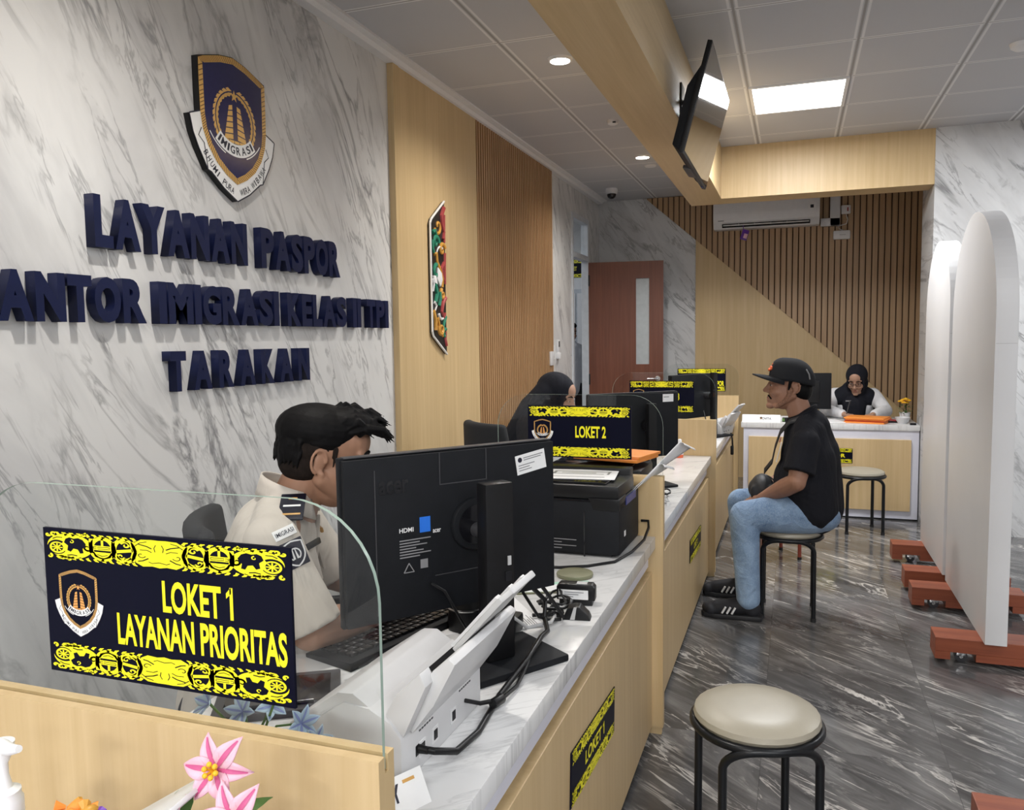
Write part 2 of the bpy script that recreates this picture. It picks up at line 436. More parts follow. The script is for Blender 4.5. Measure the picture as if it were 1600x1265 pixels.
    def prism(s, poly, lo, hi, axis='z', mat=None, bev=0):
        """extrude a 2-D polygon; axis z: (x,y); axis y: (x,z); axis x: (y,z)"""
        b = bmesh.new()
        def P(p, h):
            return {'z': (p[0], p[1], h), 'y': (p[0], h, p[1]), 'x': (h, p[0], p[1])}[axis]
        va = [b.verts.new(P(p, lo)) for p in poly]; vb = [b.verts.new(P(p, hi)) for p in poly]; n = len(poly)
        b.faces.new(va); b.faces.new(vb)
        for i in range(n): b.faces.new((va[i], va[(i + 1) % n], vb[(i + 1) % n], vb[i]))
        bmesh.ops.recalc_face_normals(b, faces=b.faces)
        if bev: bmesh.ops.bevel(b, geom=list(b.edges), offset=bev, segments=2, affect='EDGES', profile=.6, clamp_overlap=True)
        return s._merge(b, mat)
    def poly(s, pts):
        try: s.bm.faces.new([s.bm.verts.new(p) for p in pts])
        except ValueError: pass
        return s
    def quads(s, grid):
        """grid[i][j] of points -> surface"""
        V = [[s.bm.verts.new(p) for p in row] for row in grid]
        for A, B in zip(V, V[1:]):
            for j in range(len(A) - 1): s.bm.faces.new((A[j], A[j + 1], B[j + 1], B[j]))
        return s
    def mesh(s, name='mesh', smooth=40, recalc=True):
        if recalc: bmesh.ops.recalc_face_normals(s.bm, faces=s.bm.faces)
        me = bpy.data.meshes.new(name); s.bm.to_mesh(me); s.bm.free()
        if smooth:
            me.polygons.foreach_set('use_smooth', [True] * len(me.polygons)); me.set_sharp_from_angle(angle=R(smooth))
        return me
    def build(s, name, mat, parent=None, smooth=40, loc=(0, 0, 0), rot=(0, 0, 0), recalc=True):
        return link(name, s.mesh(name, smooth, recalc), mat, parent, loc, rot)

def remesh(mb, voxel=.006, smooth=6, name='m', factor=.5):
    """fuse everything collected in mb into one continuous skin"""
    me = mb.mesh(name, 0)
    o = bpy.data.objects.new('tmp', me); COL.objects.link(o)
    r = o.modifiers.new('r', 'REMESH'); r.mode = 'VOXEL'; r.voxel_size = voxel; r.use_smooth_shade = True
    if smooth:
        sm = o.modifiers.new('s', 'SMOOTH'); sm.factor = factor; sm.iterations = smooth
    dg = bpy.context.evaluated_depsgraph_get()
    out = bpy.data.meshes.new_from_object(o.evaluated_get(dg))
    bpy.data.objects.remove(o); bpy.data.meshes.remove(me)
    out.name = name
    out.materials.clear()
    out.polygons.foreach_set('use_smooth', [True] * len(out.polygons))
    return out

def text_mesh(txt, w, h, depth=0, bold=.02, align='C', cx=0, cy=0, z=0, shear=0, keep=False, space=1.0):
    """a word as a mesh in the XY plane, fitted to w x h (w=None keeps the proportions)"""
    cu_ = bpy.data.curves.new('t', 'FONT'); cu_.body = txt; cu_.size = 1; cu_.offset = bold; cu_.extrude = depth; cu_.shear = shear
    cu_.resolution_u = 4; cu_.space_character = space
    o = bpy.data.objects.new('t', cu_); COL.objects.link(o)
    dg = bpy.context.evaluated_depsgraph_get()
    me = bpy.data.meshes.new_from_object(o.evaluated_get(dg)); bpy.data.objects.remove(o); bpy.data.curves.remove(cu_)
    if txt.endswith('1'):
        # give the figure 1 its flag so that it does not read as a capital I
        hh = max(v.co.y for v in me.vertices); xr = max(v.co.x for v in me.vertices)
        bm = bmesh.new(); bm.from_mesh(me)
        st_ = .13 + bold
        bm.faces.new([bm.verts.new(p) for p in ((xr - st_ * .5, hh, 0), (xr - st_ * 2.1, hh * .80, 0), (xr - st_ * 2.1, hh * .63, 0), (xr - st_ * .5, hh * .80, 0))])
        bm.to_mesh(me); bm.free()
    xs = [v.co.x for v in me.vertices]; ys = [v.co.y for v in me.vertices]
    x0, x1, y0, y1 = min(xs), max(xs), min(ys), max(ys)
    sy = h / (y1 - y0); sx = sy if w is None else w / (x1 - x0)
    W = (x1 - x0) * sx
    ox = cx - W / 2 if align == 'C' else (cx if align == 'L' else cx - W)
    for v in me.vertices:
        v.co.x = (v.co.x - x0) * sx + ox; v.co.y = (v.co.y - y0) * sy + cy - h / 2; v.co.z += z
    me.materials.clear(); me.name = 'lettering'
    return me

WALLFACE = (R(90), 0, R(90))    # local x,y,z -> +Y, +Z, +X : something seen on the left wall or the counter fronts
CAMFACE = (R(90), 0, 0)         # local x,y,z -> +X, +Z, -Y : something facing the camera end of the room

# ================================================================== the setting
def struct(name, mb, mat, parent=None, smooth=0, **kw):
    return tag(mb.build(name, mat, parent, smooth, **kw), kind='structure')
WX = -1.99      # face of the left wall
YB = 8.56       # face of the back wall
BEAM_Z = 2.511
struct('floor', MB().box2((-4.6, -4.2, -.12), (6.0, 9.8, 0)), 'floor')
cb = MB().box2((-4.6, -4.2, CEIL), (6.0, 9.8, CEIL + .12))
struct('ceiling', cb, 'ceiling')
# left wall with the doorway near its far end
wl = MB().box2((WX - .05, -4.1, 0), (WX, 7.41, CEIL)).box2((WX - .05, 8.06, 0), (WX, YB, CEIL)).box2((WX - .05, 7.41, 2.64), (WX, 8.06, CEIL))
struct('wall_left', wl, 'marble')
# back wall: one plane carrying marble, maple and walnut slats
struct('wall_back', MB().box2((WX - .05, YB, 0), (1.27, YB + .12, CEIL)), 'marble_back')
struct('wall_right_pier', MB().box2((.925, 6.49, 0), (5.6, 7.05, CEIL)), 'marble_back')
struct('wall_right_return', MB().box2((1.16, 7.05, 0), (1.27, YB, CEIL)), 'marble_back')
struct('wall_right', MB().box2((5.5, -4.1, 0), (5.62, 6.49, CEIL)), 'white')
struct('wall_front', MB().box2((WX - .12, -4.2, 0), (5.62, -4.08, CEIL)), 'white')
# room beyond the doorway
struct('wall_corridor', MB().box2((-4.6, 9.6, 0), (WX - .12, 9.72, CEIL)).box2((-4.6, 5.0, 0), (-4.48, 9.6, CEIL)).box2((-4.6, 4.9, 0), (WX - .12, 5.02, CEIL)), 'white')
# maple panel and walnut slats on the left wall
pn = MB().box2((WX, 3.80, 0), (WX + .035, 3.862, 2.872)).box2((WX, 3.868, 0), (WX + .03, 4.945, 2.872))
struct('wall_left_maple_panel', pn, 'maple')
pitch_, n_ = .0415, 42
sl = MB()
for k in range(n_):
    y = 4.95 + k * pitch_
    sl.box2((WX + .012, y + .006, 0), (WX + .03, y + .031, 2.872))
o = struct('wall_left_slat_panel', sl, 'slat')
struct('wall_left_slat_backing', MB().box2((WX, 4.945, 0), (WX + .0135, 4.95 + n_ * pitch_, 2.872)), 'slat_back', o)
# cornice strip between left wall and ceiling
struct('trim_1', MB().prism([(WX, 2.868), (WX + .05, 2.868), (WX + .065, 2.884), (WX + .1, 2.888), (WX + .1, 2.9), (WX, 2.9)], -4.1, 8.5, 'y'), 'white')
# back wall cladding
def zd(x): return 2.882 + (x + 1.47) * (.672 - 2.882) / (1.052 + 1.47)
struct('wall_back_maple_panel', MB().prism([(-.972, 0), (1.055, 0), (1.055, zd(1.055)), (-.972, zd(-.972))], YB - .016, YB, 'y'), 'maple')
sb = MB(); p2 = .0555; x = -1.47
while x < 1.155:
    a, b = x + .003, min(x + .047, 1.158)
    lo_a = max(zd(a), 0) if a < 1.06 else 0; lo_b = max(zd(b), 0) if b < 1.06 else 0
    if a > 1.055: lo_a = lo_b = 0
    if b > a: sb.prism([(a, lo_a), (b, lo_b), (b, 2.895), (a, 2.895)], YB - .028, YB - .005, 'y')
    x += p2
o = struct('wall_back_slat_panel', sb, 'slat_end')
struct('wall_back_slat_backing', MB().prism([(-1.475, zd(-1.475)), (1.055, zd(1.055)), (1.055, 0), (1.158, 0), (1.158, 2.9), (-1.475, 2.9)], YB - .007, YB, 'y'), 'slat_back', o)
# dropped maple soffit: long arm over the counter front, cross arm at the far end
bm_ = MB().box2((-.805, -4.1, BEAM_Z), (-.548, 6.765, CEIL))
struct('beam_long', bm_, 'maple_beam')
struct('beam_cross', MB().box2((-.548, 6.5, BEAM_Z), (.925, 6.765, CEIL)), 'maple_beam_cross')
# doorway frame, transom light and the open door
fr = MB()
for y0, y1 in ((7.41, 7.455), (8.012, 8.06)): fr.box2((WX - .06, y0, 0), (WX + .012, y1, 2.64), .004)
fr.box2((WX - .06, 7.455, 2.225), (WX + .012, 8.012, 2.275), .004).box2((WX - .06, 7.455, 2.59), (WX + .012, 8.012, 2.64), .004)
o = struct('trim_2', fr, 'frame_grey')
tag(o, 'white aluminium door frame with a transom light')
struct('window_1', MB().box2((WX - .03, 7.455, 2.275), (WX - .024, 8.012, 2.59)), 'glass')
L, TH = .745, .04
dr = empty('door_1', (WX + .012, 8.03, 0), (0, 0, R(8.0))); tag(dr, 'red-brown veneer door standing open against the back wall', kind='structure')
lf = MB().box2((0, 0, .008), (.475, TH, 2.215)).box2((.605, 0, .008), (L, TH, 2.215)).box2((.475, 0, .008), (.605, TH, 1.185)).box2((.475, 0, 2.045), (.605, TH, 2.215))
lf.build('door_leaf', 'door_wood', dr, 0)
MB().box2((.475, .014, 1.185), (.605, .026, 2.045)).build('vision_pane', 'frosted', dr, 0)
MB().tube([(.69, -.002, 1.04), (.69, -.05, 1.04), (.67, -.058, 1.04), (.585, -.058, 1.04)], .009).cyl((.69, 0, 1.04), (.69, -.008, 1.04), .026).build('door_handle', 'chrome', dr)
MB().box2((-.012, -.012, 1.98), (.012, .004, 2.09), .003).build('hinge', 'black', dr); MB().box2((-.012, -.012, .98), (.012, .004, 1.09), .003).build('hinge', 'black', dr)
# window with blinds; an unseen area light is added to brighten the room beyond
wf = MB().box2((-3.3, 9.58, .9), (-2.2, 9.6, 2.05)); o = struct('window_2', wf, 'frame_grey')
bl = MB()
for k in range(11): bl.box2((-3.26 + k * .095, 9.565, .95), (-3.26 + k * .095 + .07, 9.578, 2.0))
bl.build('blind', 'white', o, 0)
area('corridor_fill_light', (-3.0, 7.8, CEIL - .02), .6, .6, 16, (.9, .95, 1))

# ------------------------------------------------------------------ lamps in the ceiling
for i, (x, y, k_) in enumerate(PANELS):
    t = thing('ceiling_panel_light', ('lit square panel light recessed in the ceiling by the wall screen' if i == 0 else 'lit square ceiling panel light out of view behind the viewer'), 'ceiling light', (x, y, CEIL), group=None if i == 0 else 'ceiling panel lights out of view')
    MB().box2((-.255, -.28, -.006), (.255, .28, 0)).build('diffuser', 'lamp', t, 0)
    MB().box2((-.275, -.30, -.01), (-.255, .30, 0)).box2((.255, -.30, -.01), (.275, .30, 0)).box2((-.255, -.30, -.01), (.255, -.28, 0)).box2((-.255, .28, -.01), (.255, .30, 0)).build('frame', 'white', t, 0)
for i, (x, y) in enumerate(DOWN):
    lab = {0: 'lit round downlight in the ceiling, the farther of the two', 1: 'lit round downlight in the ceiling, the nearer and larger of the two'}.get(i, 'lit round ceiling downlight out of view')
    t = thing('ceiling_downlight', lab, 'downlight', (x, y, CEIL), group=None if i < 2 else 'downlights out of view')
    MB().lathe([(.0, -.012), (.042, -.012), (.05, -.006), (.05, 0)], cap=False).build('lens', 'lamp_warm', t)
    MB().lathe([(.05, -.004), (.052, -.013), (.06, -.012), (.066, 0)], cap=False).build('ring', 'white', t)
# small ceiling fittings
t = thing('security_camera', 'white dome security camera with dark lens on the ceiling near the door', 'security camera', (-1.70, 7.85, CEIL))
MB().lathe([(0, 0), (.056, 0), (.06, -.02), (.055, -.048), (.046, -.052), (0, -.052)]).build('housing', 'white', t)
MB().lathe([(.044, -.052), (.044, -.064), (.036, -.083), (.02, -.095), (0, -.099)], cap=False).build('dome', 'black_gloss', t)
t = thing('smoke_detector', 'small white smoke detector on the ceiling between the two downlights', 'detector', (-1.165, 5.43, CEIL))
MB().lathe([(0, -.028), (.02, -.03), (.034, -.022), (.04, 0)]).build('body', 'white', t); MB().box((.015, -.03, -.02), (.02, .012, .008)).build('sensor_slot', 'black', t)
o = MB().lathe([(0, -.01), (.045, -.009), (.05, 0)]).build('ceiling_rose', 'white', None, loc=(-1.17, 6.95, CEIL)); tag(o, 'flat round white cover on the ceiling beyond the farther downlight', 'ceiling cover')
o = MB().lathe([(0, -.035), (.03, -.034), (.05, -.02), (.055, 0)]).build('sprinkler_cover', 'white', None, loc=(1.06, 4.8, CEIL)); tag(o, 'small round white ceiling fitting at the right edge of the ceiling', 'ceiling fitting')

# ------------------------------------------------------------------ counters, dividers, glass screens
DIV = [(.768, .804), (2.850, 2.886), (4.905, 4.943), (6.98, 7.02)]
XF = -.4347
def counter(y0, y1, label):
    t = thing('service_counter', label, 'counter', (0, y0, 0), group=None)
    ln = y1 - y0
    MB().box2((-1.10, 0, .694), (-.462, ln, .738), .003).build('worktop', 'marble_top', t, 30)
    MB().box2((-.52, 0, .625), (-.488, ln, .694)).build('fascia', 'cool_white', t, 0)
    MB().box2((-.515, 0, .03), (-.474, ln, .607), .002).build('front_panel', 'maple', t, 0)
    MB().box2((-.54, .01, 0), (-.50, ln - .01, .62)).build('kick_base', 'black', t, 0)
    for y in (.0, ln - .02): MB().box2((-1.06, y, 0), (-.54, y + .02, .694)).build('side_support', 'cool_white', t, 0)
    return t
counter(-1.6, DIV[0][0], 'marble-topped maple counter nearest the viewer, in front of the first glass screen')
counter(DIV[0][1], DIV[1][0], 'marble-topped maple counter unit holding the big black monitor and white scanner')
counter(DIV[1][1], DIV[2][0], 'marble-topped maple counter unit between the second and third glass screens')
counter(DIV[2][1], DIV[3][0], 'marble-topped maple counter unit farthest away, beside the seated man')
def rounded(x0, x1, z0, z1, r, n=10):
    pts = [(x0, z0), (x1, z0)]
    for k in range(n + 1): a = R(90 * k / n); pts.append((x1 - r + r * math.cos(a), z1 - r + r * math.sin(a)))
    for k in range(n + 1): a = R(90 + 90 * k / n); pts.append((x0 + r + r * math.cos(a), z1 - r + r * math.sin(a)))
    return pts
DIV_Z = .955
for i, (a, b) in enumerate(DIV):
    yc = (a + b) / 2
    lab = ['maple divider board nearest the viewer with a clear screen slotted in its top', 'maple divider board behind the black printer with a clear screen slotted in its top',
           'maple divider board between second and third counters with a clear screen slotted in its top', 'maple divider board at the far end of the counters, under a clear screen'][i]
    t = thing('counter_divider', lab, 'divider', (0, yc, 0))
    z = .978 if i == 0 else DIV_Z
    h = (b - a) / 2; dm = MB()
    dm.box2((-1.22, -h, .028), (XF, h, z - .02)).box2((-1.22, -h, z - .02), (XF, -.004, z)).box2((-1.22, .004, z - .02), (XF, h, z))
    dm.box2((-1.2, -h + .006, 0), (XF - .006, h - .006, .028))
    dm.build('board', 'maple', t, 0)
    top = 1.270 if i == 0 else 1.245 if i == 1 else 1.237 if i == 2 else 1.222
    gl = MB().prism(rounded(-1.065, XF - .003, z - .018, top, .115), -.003, .003, 'y').mesh('glass', 30)
    gl.materials.append(M['glass']); gl.materials.append(M['glass_edge'])
    for p in gl.polygons: p.material_index = 0 if abs(p.normal.y) > .9 else 1
    link('screen_pane', gl, None, t)
# far reception desk
t = thing('reception_desk', 'white and maple reception desk with marble top across the far end of the room', 'desk', (0, 6.83, 0))
MB().box2((-.405, 0, .705), (.921, .66, .748), .003).build('desktop', 'marble_top', t, 30)
MB().box2((-.385, .012, .0), (.918, .034, .705)).build('front_board', 'cool_white', t, 0)
for x in (-.385, .898): MB().box2((x, .034, 0), (x + .02, .6, .705)).build('side_board', 'cool_white', t, 0)
MB().box2((-.343, -.012, .076), (.862, .012, .635), .002).build('front_panel', 'maple', t, 0)
MB().box2((-.385, .008, 0), (.918, .012, .012)).build('kick_strip', 'black', t, 0)

# ================================================================== lettering and emblems
# ---- raised letters on the marble wall: every letter is a thing of its own
def ordinal(n): return {1: 'first', 2: 'second', 3: 'third', 4: 'fourth', 5: 'fifth', 6: 'sixth', 7: 'seventh', 8: 'eighth'}[n]
BOLD = .05
def letter_row(words, y0, y1, z0, z1, row, gap=.09, wgap=.42, skip=None):
    """words laid out from y0 to y1 on the left wall"""
    H_ = z1 - z0
    items = []; x = 0
    for wi, w in enumerate(words):
        for k, ch in enumerate(w):
            wd = {'I': .24, 'M': .82, 'O': .70, 'G': .66, 'L': .50, 'E': .52, 'T': .60, 'S': .60, 'P': .60, 'R': .66, 'K': .68, 'N': .68}.get(ch, .74)
            items.append((w, wi, k, ch, x, wd)); x += wd + gap
        x += wgap - gap
    total = x - wgap
    sx = (y1 - y0) / total
    for w, wi, k, ch, px_, wd in items:
        if skip and skip(w, k): continue
        me = text_mesh(ch, wd * sx, H_, .0175, BOLD, 'C', 0, 0, 0)
        o = link('wall_letter', me, 'navy', None, (WX + .0185, y0 + (px_ + wd / 2) * sx, (z0 + z1) / 2), WALLFACE)
        n = w[:k + 1].count(ch)
        lab = f'raised navy letter {ch}, {ordinal(k + 1)} letter of the word {w} in the {row} row'
        tag(o, lab, 'letter', 'raised navy letters on the marble wall')
letter_row(['LAYANAN', 'PASPOR'], 1.868, 3.232, 1.742, 1.897, 'top', .06, .62)
letter_row(['KANTOR', 'IMIGRASI', 'KELAS', 'II', 'TPI'], 1.441, 3.685, 1.518, 1.655, 'middle', .06, .40)
letter_row(['TARAKAN'], 2.148, 2.962, 1.291, 1.427, 'bottom', .30, .5)

# ---- flat drawing helpers: everything in the XY plane, z a thin layer
def ribbon(mb, pts, w, z, closed=False):
    n = len(pts); L_, R_ = [], []
    for i, p in enumerate(pts):
        a = pts[(i - 1) % n] if (i > 0 or closed) else p; b = pts[(i + 1) % n] if (i < n - 1 or closed) else p
        dx, dy = b[0] - a[0], b[1] - a[1]; l = math.hypot(dx, dy) or 1
        ww = (w[i] if isinstance(w, (list, tuple)) else w) / 2
        L_.append((p[0] - dy / l * ww, p[1] + dx / l * ww, z)); R_.append((p[0] + dy / l * ww, p[1] - dx / l * ww, z))
    vl = [mb.bm.verts.new(p) for p in L_]; vr = [mb.bm.verts.new(p) for p in R_]
    for i in range(n if closed else n - 1):
        j = (i + 1) % n; mb.bm.faces.new((vl[i], vr[i], vr[j], vl[j]))
def disc(mb, c, r, z, n=20, ry=None):
    ry = ry or r
    mb.poly([(c[0] + r * math.cos(2 * math.pi * k / n), c[1] + ry * math.sin(2 * math.pi * k / n), z) for k in range(n)])
def arc(c, r, a0, a1, n=14, ry=None):
    ry = ry or r
    return [(c[0] + r * math.cos(R(a0 + (a1 - a0) * k / n)), c[1] + ry * math.sin(R(a0 + (a1 - a0) * k / n))) for k in range(n + 1)]
def curl(c, r, a0, turns, n=26, tight=.15):
    return [(c[0] + r * (1 - (1 - tight) * t) * math.cos(R(a0) + turns * 2 * math.pi * t), c[1] + r * (1 - (1 - tight) * t) * math.sin(R(a0) + turns * 2 * math.pi * t)) for t in [k / n for k in range(n + 1)]]
def taper(n, w0, w1): return [w0 + (w1 - w0) * k / (n - 1) for k in range(n)]
def flat(mb, name='print'): return mb.mesh(name, 0, recalc=False)
def up_faces(me):
    me.update()
    bm = bmesh.new(); bm.from_mesh(me)
    for f in bm.faces:
        f.normal_update()
        if f.normal.z < 0: f.normal_flip()
    bm.to_mesh(me); bm.free(); return me

# ---- the scrolling yellow ornament band, 1 unit wide, about .17 high
def yrib(mb, pts, w, z, closed=False):
    k = 1.3
    ribbon(mb, pts, [q * k for q in w] if isinstance(w, list) else w * k, z, closed)
def band_half(sign):
    y, k = [], []
    ymb, kmb = MB(), MB()
    mx = lambda pts: [(sign * p[0], p[1]) for p in pts]
    z1, z2, z3 = .0, .0012, .0024
    H = .082
    # mask in the middle
    ymb.poly([(sign * p[0], p[1], z1) for p in [(0, H), (.03, H * 1.02), (.075, H * .98), (.105, H * .7), (.098, H * .2), (.108, -H * .25), (.10, -H * .75), (.07, -H * 1.0), (.03, -H * .93), (0, -H * 1.02)]])
    for pts, w in (([(.03, .03), (.05, .042), (.085, .052)], .006), ([(.045, -.03), (.07, -.047), (.09, -.052)], .006), (curl((.076, -.012), .02, 200, .8), .004),
                   ([(.012, .055), (.02, .035), (.016, .012)], .0035), ([(.0, -.05), (.03, -.058), (.045, -.05)], .004), ([(.03, .008), (.05, .02), (.08, .018)], .004), ([(.05, .07), (.08, .06), (.1, .04)], .004)):
        ribbon(kmb, mx(pts), w, z2)
    # looped panel with two dark lobes
    yrib(ymb, mx(arc((.15, 0), .044, 0, 360, 24, .068)), .016, z1, False)
    yrib(ymb, mx([(.112, .008), (.15, .0), (.19, -.008)]), .014, z1)
    yrib(ymb, mx(curl((.142, .036), .022, 20, 1.1)), taper(27, .01, .004), z1)
    yrib(ymb, mx(curl((.165, -.034), .02, 200, 1.0)), taper(27, .01, .004), z1)
    yrib(ymb, mx([(.12, -.04), (.135, -.05), (.15, -.05)]), .01, z1)
    # wheel with a bar across
    yrib(ymb, mx(arc((.245, 0), .05, 0, 360, 28, .066)), .017, z1)
    ymb.poly([(sign * p[0], p[1], z1) for p in [(.2, -.02), (.29, -.02), (.28, -.05), (.245, -.066), (.21, -.05)]])
    yrib(ymb, mx([(.245, .066), (.245, .0)]), .008, z1)
    yrib(ymb, mx([(.205, .006), (.285, .006)]), .022, z2)
    for pts in ([(.212, .012), (.264, .012), (.264, .0), (.212, .0), (.212, .012)], [(.270, .012), (.282, .012), (.282, .0), (.27, .0)], [(.222, -.035), (.245, -.044), (.268, -.035)]): ribbon(kmb, mx(pts), .0032, z3)
    # big end scroll: a full yellow field cut by a dark beast, a dark spiral and a star wheel
    disc(ymb, (sign * .392, 0), .104, z1, 36, .078)
    for c, r_, a in (((.43, -.078), .014, 30), ((.465, .074), .015, 250), ((.488, -.07), .013, 100), ((.40, -.082), .012, 60), ((.492, .066), .011, 200), ((.33, .078), .013, 120)):
        ribbon(ymb, mx(curl(c, r_, a, .9)), taper(27, .013, .004), z1)
    kmb.poly([(sign * p[0], p[1], z2) for p in [(.318, .022), (.332, .046), (.352, .056), (.372, .050), (.392, .056), (.41, .046), (.418, .022), (.40, .004), (.404, -.026), (.388, -.034), (.376, -.012), (.356, -.016), (.346, -.040), (.330, -.036), (.334, -.008), (.322, .002)]])
    ribbon(kmb, mx(arc((.45, -.012), .041, -150, 128, 22)), taper(23, .004, .013), z2)
    ribbon(kmb, mx([(.36, -.056), (.385, -.052), (.405, -.058)]), .006, z2); ribbon(kmb, mx([(.425, .052), (.45, .052), (.47, .04)]), .005, z2)
    disc(kmb, (sign * .45, -.012), .027, z2, 20)
    for a in range(0, 360, 45): ribbon(ymb, mx([(.45 + .006 * math.cos(R(a)), -.012 + .006 * math.sin(R(a))), (.45 + .025 * math.cos(R(a)), -.012 + .025 * math.sin(R(a)))]), .0065, z3)
    disc(ymb, (sign * .45, -.012), .010, z3)
    ribbon(ymb, mx(curl((.383, .030), .012, 90, .9)), taper(27, .006, .003), z3)
    ribbon(ymb, mx(curl((.312, .0), .026, 150, 1.0)), taper(27, .014, .005), z1)
    # small flames along the edges
    for q in range(11):
        x = .10 + q * .034
        yrib(ymb, mx([(x, .066), (x + .008, .08), (x + .022, .083)]), [.012, .009, .003], z1)
        yrib(ymb, mx([(x + .012, -.066), (x + .006, -.078), (x - .006, -.084)]), [.012, .009, .003], z1)
    yrib(ymb, mx([(.10, 0), (.108, .03), (.112, .06)]), .012, z1); yrib(ymb, mx([(.10, 0), (.108, -.03), (.112, -.06)]), .012, z1)
    yrib(ymb, mx([(.196, .05), (.198, 0), (.196, -.05)]), .012, z1); yrib(ymb, mx([(.294, .06), (.297, .02), (.294, -.03)]), .014, z1)
    return ymb, kmb
def band_mesh():
    allm = MB(); idx = []
    for sgn in (1, -1):
        a, b = band_half(sgn)
        for mbx, mi in ((a, 0), (b, 1)):
            me = flat(mbx); n0 = len(allm.bm.faces); allm.bm.from_mesh(me); bpy.data.meshes.remove(me)
            allm.bm.faces.ensure_lookup_table()
            for f in allm.bm.faces[n0:]: f.material_index = mi
    me = up_faces(flat(allm, 'ornament_band')); me.materials.append(M['yellow']); me.materials.append(M['sign_black'])
    return me
BAND = band_mesh()

# ---- shield emblem, shield is 1 unit wide, about 1.22 high, centred on x = 0
SHIELD = [(-.5, .50), (-.36, .545), (-.2, .595), (0, .63), (.2, .595), (.36, .545), (.5, .50), (.5, .2), (.495, -.02), (.47, -.16), (.40, -.31), (.29, -.44), (.15, -.54), (0, -.61), (-.15, -.54), (-.29, -.44), (-.40, -.31), (-.47, -.16), (-.495, -.02), (-.5, .2)]
def sub(poly, n):
    out = []
    for a, b in zip(poly, poly[1:] + poly[:1]):
        for k in range(n): out.append((a[0] + (b[0] - a[0]) * k / n, a[1] + (b[1] - a[1]) * k / n))
    return out
def scaled(poly, s, dy=0): return [(p[0] * s, p[1] * s + dy) for p in poly]
RIB_L = [(-.66, -.06), (-.50, .0), (-.47, -.16), (-.40, -.31), (-.29, -.44), (-.15, -.54), (0, -.61), (0, -.79), (-.2, -.69), (-.38, -.56), (-.43, -.545), (-.55, -.36), (-.62, -.22)]
def emblem_meshes():
    out = {}
    # the ribbon under the shield
    rb = MB(); rb.poly([(p[0], p[1], .0) for p in RIB_L]); rb.poly([(-p[0], p[1], .0) for p in RIB_L])
    out['motto_ribbon'] = (up_faces(flat(rb, 'motto_ribbon')), 'print_white')
    ol = MB()
    for s in (1, -1):
        ribbon(ol, [(s * p[0], p[1]) for p in RIB_L[7:] + RIB_L[:1]], .014, .004); ribbon(ol, [(s * -.66, -.06), (s * -.50, 0)], .014, .004)
        ribbon(ol, [(s * -.43, -.545), (s * -.47, -.30), (s * -.545, -.24), (s * -.50, -.16)], .012, .004)
    for txt, s in (('BHUMI PURA', -1), ('WIRA WIBAWA', 1)):
        n = len(txt)
        for k, ch in enumerate(txt):
            if ch == ' ': continue
            t = (k + .5) / n
            if s < 0: P, Q = (-.47, -.36), (-.05, -.695)
            else: P, Q = (.05, -.695), (.47, -.36)
            bx, by = P[0] + (Q[0] - P[0]) * t, P[1] + (Q[1] - P[1]) * t
            by -= .055 * math.sin(math.pi * t); ang = math.atan2(Q[1] - P[1], Q[0] - P[0]) + s * .25 * (t - .5)
            ang = math.atan2(Q[1] - P[1], Q[0] - P[0]) + math.atan(-.055 * math.pi * math.cos(math.pi * t) / .54)
            me = text_mesh(ch, {'I': .014, 'M': .052, 'W': .056}.get(ch, .042), .066, 0, .008)
            ol.bm.from_mesh(me); vs = list(ol.bm.verts)[-len(me.vertices):]
            bmesh.ops.transform(ol.bm, matrix=Matrix.Translation((bx, by, .005)) @ Matrix.Rotation(ang, 4, 'Z'), verts=vs); bpy.data.meshes.remove(me)
    out['motto_lettering'] = (up_faces(flat(ol, 'motto')), 'print_dark')
    sh = MB(); sh.poly([(p[0], p[1], .008) for p in SHIELD]); out['shield'] = (up_faces(flat(sh, 'shield')), 'sign_black')
    # rope border
    rp = MB(); ribbon(rp, sub(scaled(SHIELD, .965), 3), .062, .011, True); out['rope_border'] = (up_faces(flat(rp, 'rope')), 'gold')
    st = MB(); pts = sub(scaled(SHIELD, .965), 3)
    dense = sub(pts, 2)
    for i in range(0, len(dense), 1):
        a, b = dense[i], dense[(i + 1) % len(dense)]; dx, dy = b[0] - a[0], b[1] - a[1]; l = math.hypot(dx, dy) or 1; dx, dy = dx / l, dy / l
        ribbon(st, [(a[0] - dy * .028 - dx * .015, a[1] + dx * .028 - dy * .015), (a[0] + dy * .028 + dx * .015, a[1] - dx * .028 + dy * .015)], .009, .013)
    out['rope_twist'] = (up_faces(flat(st, 'twist')), 'print_dark')
    # wreath, towers, star
    wr = MB()
    for s in (1, -1):
        for k in range(13):
            a = R(-62 + k * 11.4)
            for rr, tilt in ((.315, .5), (.27, -.35)):
                c = (s * rr * math.cos(a), .005 + rr * math.sin(a)); d = a + math.pi / 2 + tilt * .7
                u, v = (math.cos(d), math.sin(d)), (-math.sin(d), math.cos(d))
                wr.poly([(c[0] + s * (u[0] * p + v[0] * q), c[1] + u[1] * p + v[1] * q, .012) for p, q in ((-.045, 0), (-.01, .02), (.05, 0), (-.01, -.02))])
    out['wreath'] = (up_faces(flat(wr, 'wreath')), 'gold')
    tw = MB()
    for s in (1, -1):
        for k in range(6):
            t0, t1 = k / 6, (k + .82) / 6
            xo = lambda t: .085 + .085 * (1 - t); xi = .035
            y0, y1 = -.17 + .35 * t0, -.17 + .35 * t1
            tw.poly([(s * xi, y0, .014), (s * xo(t0), y0 - .015, .014), (s * xo(t1), y1 - .015, .014), (s * xi, y1, .014)])
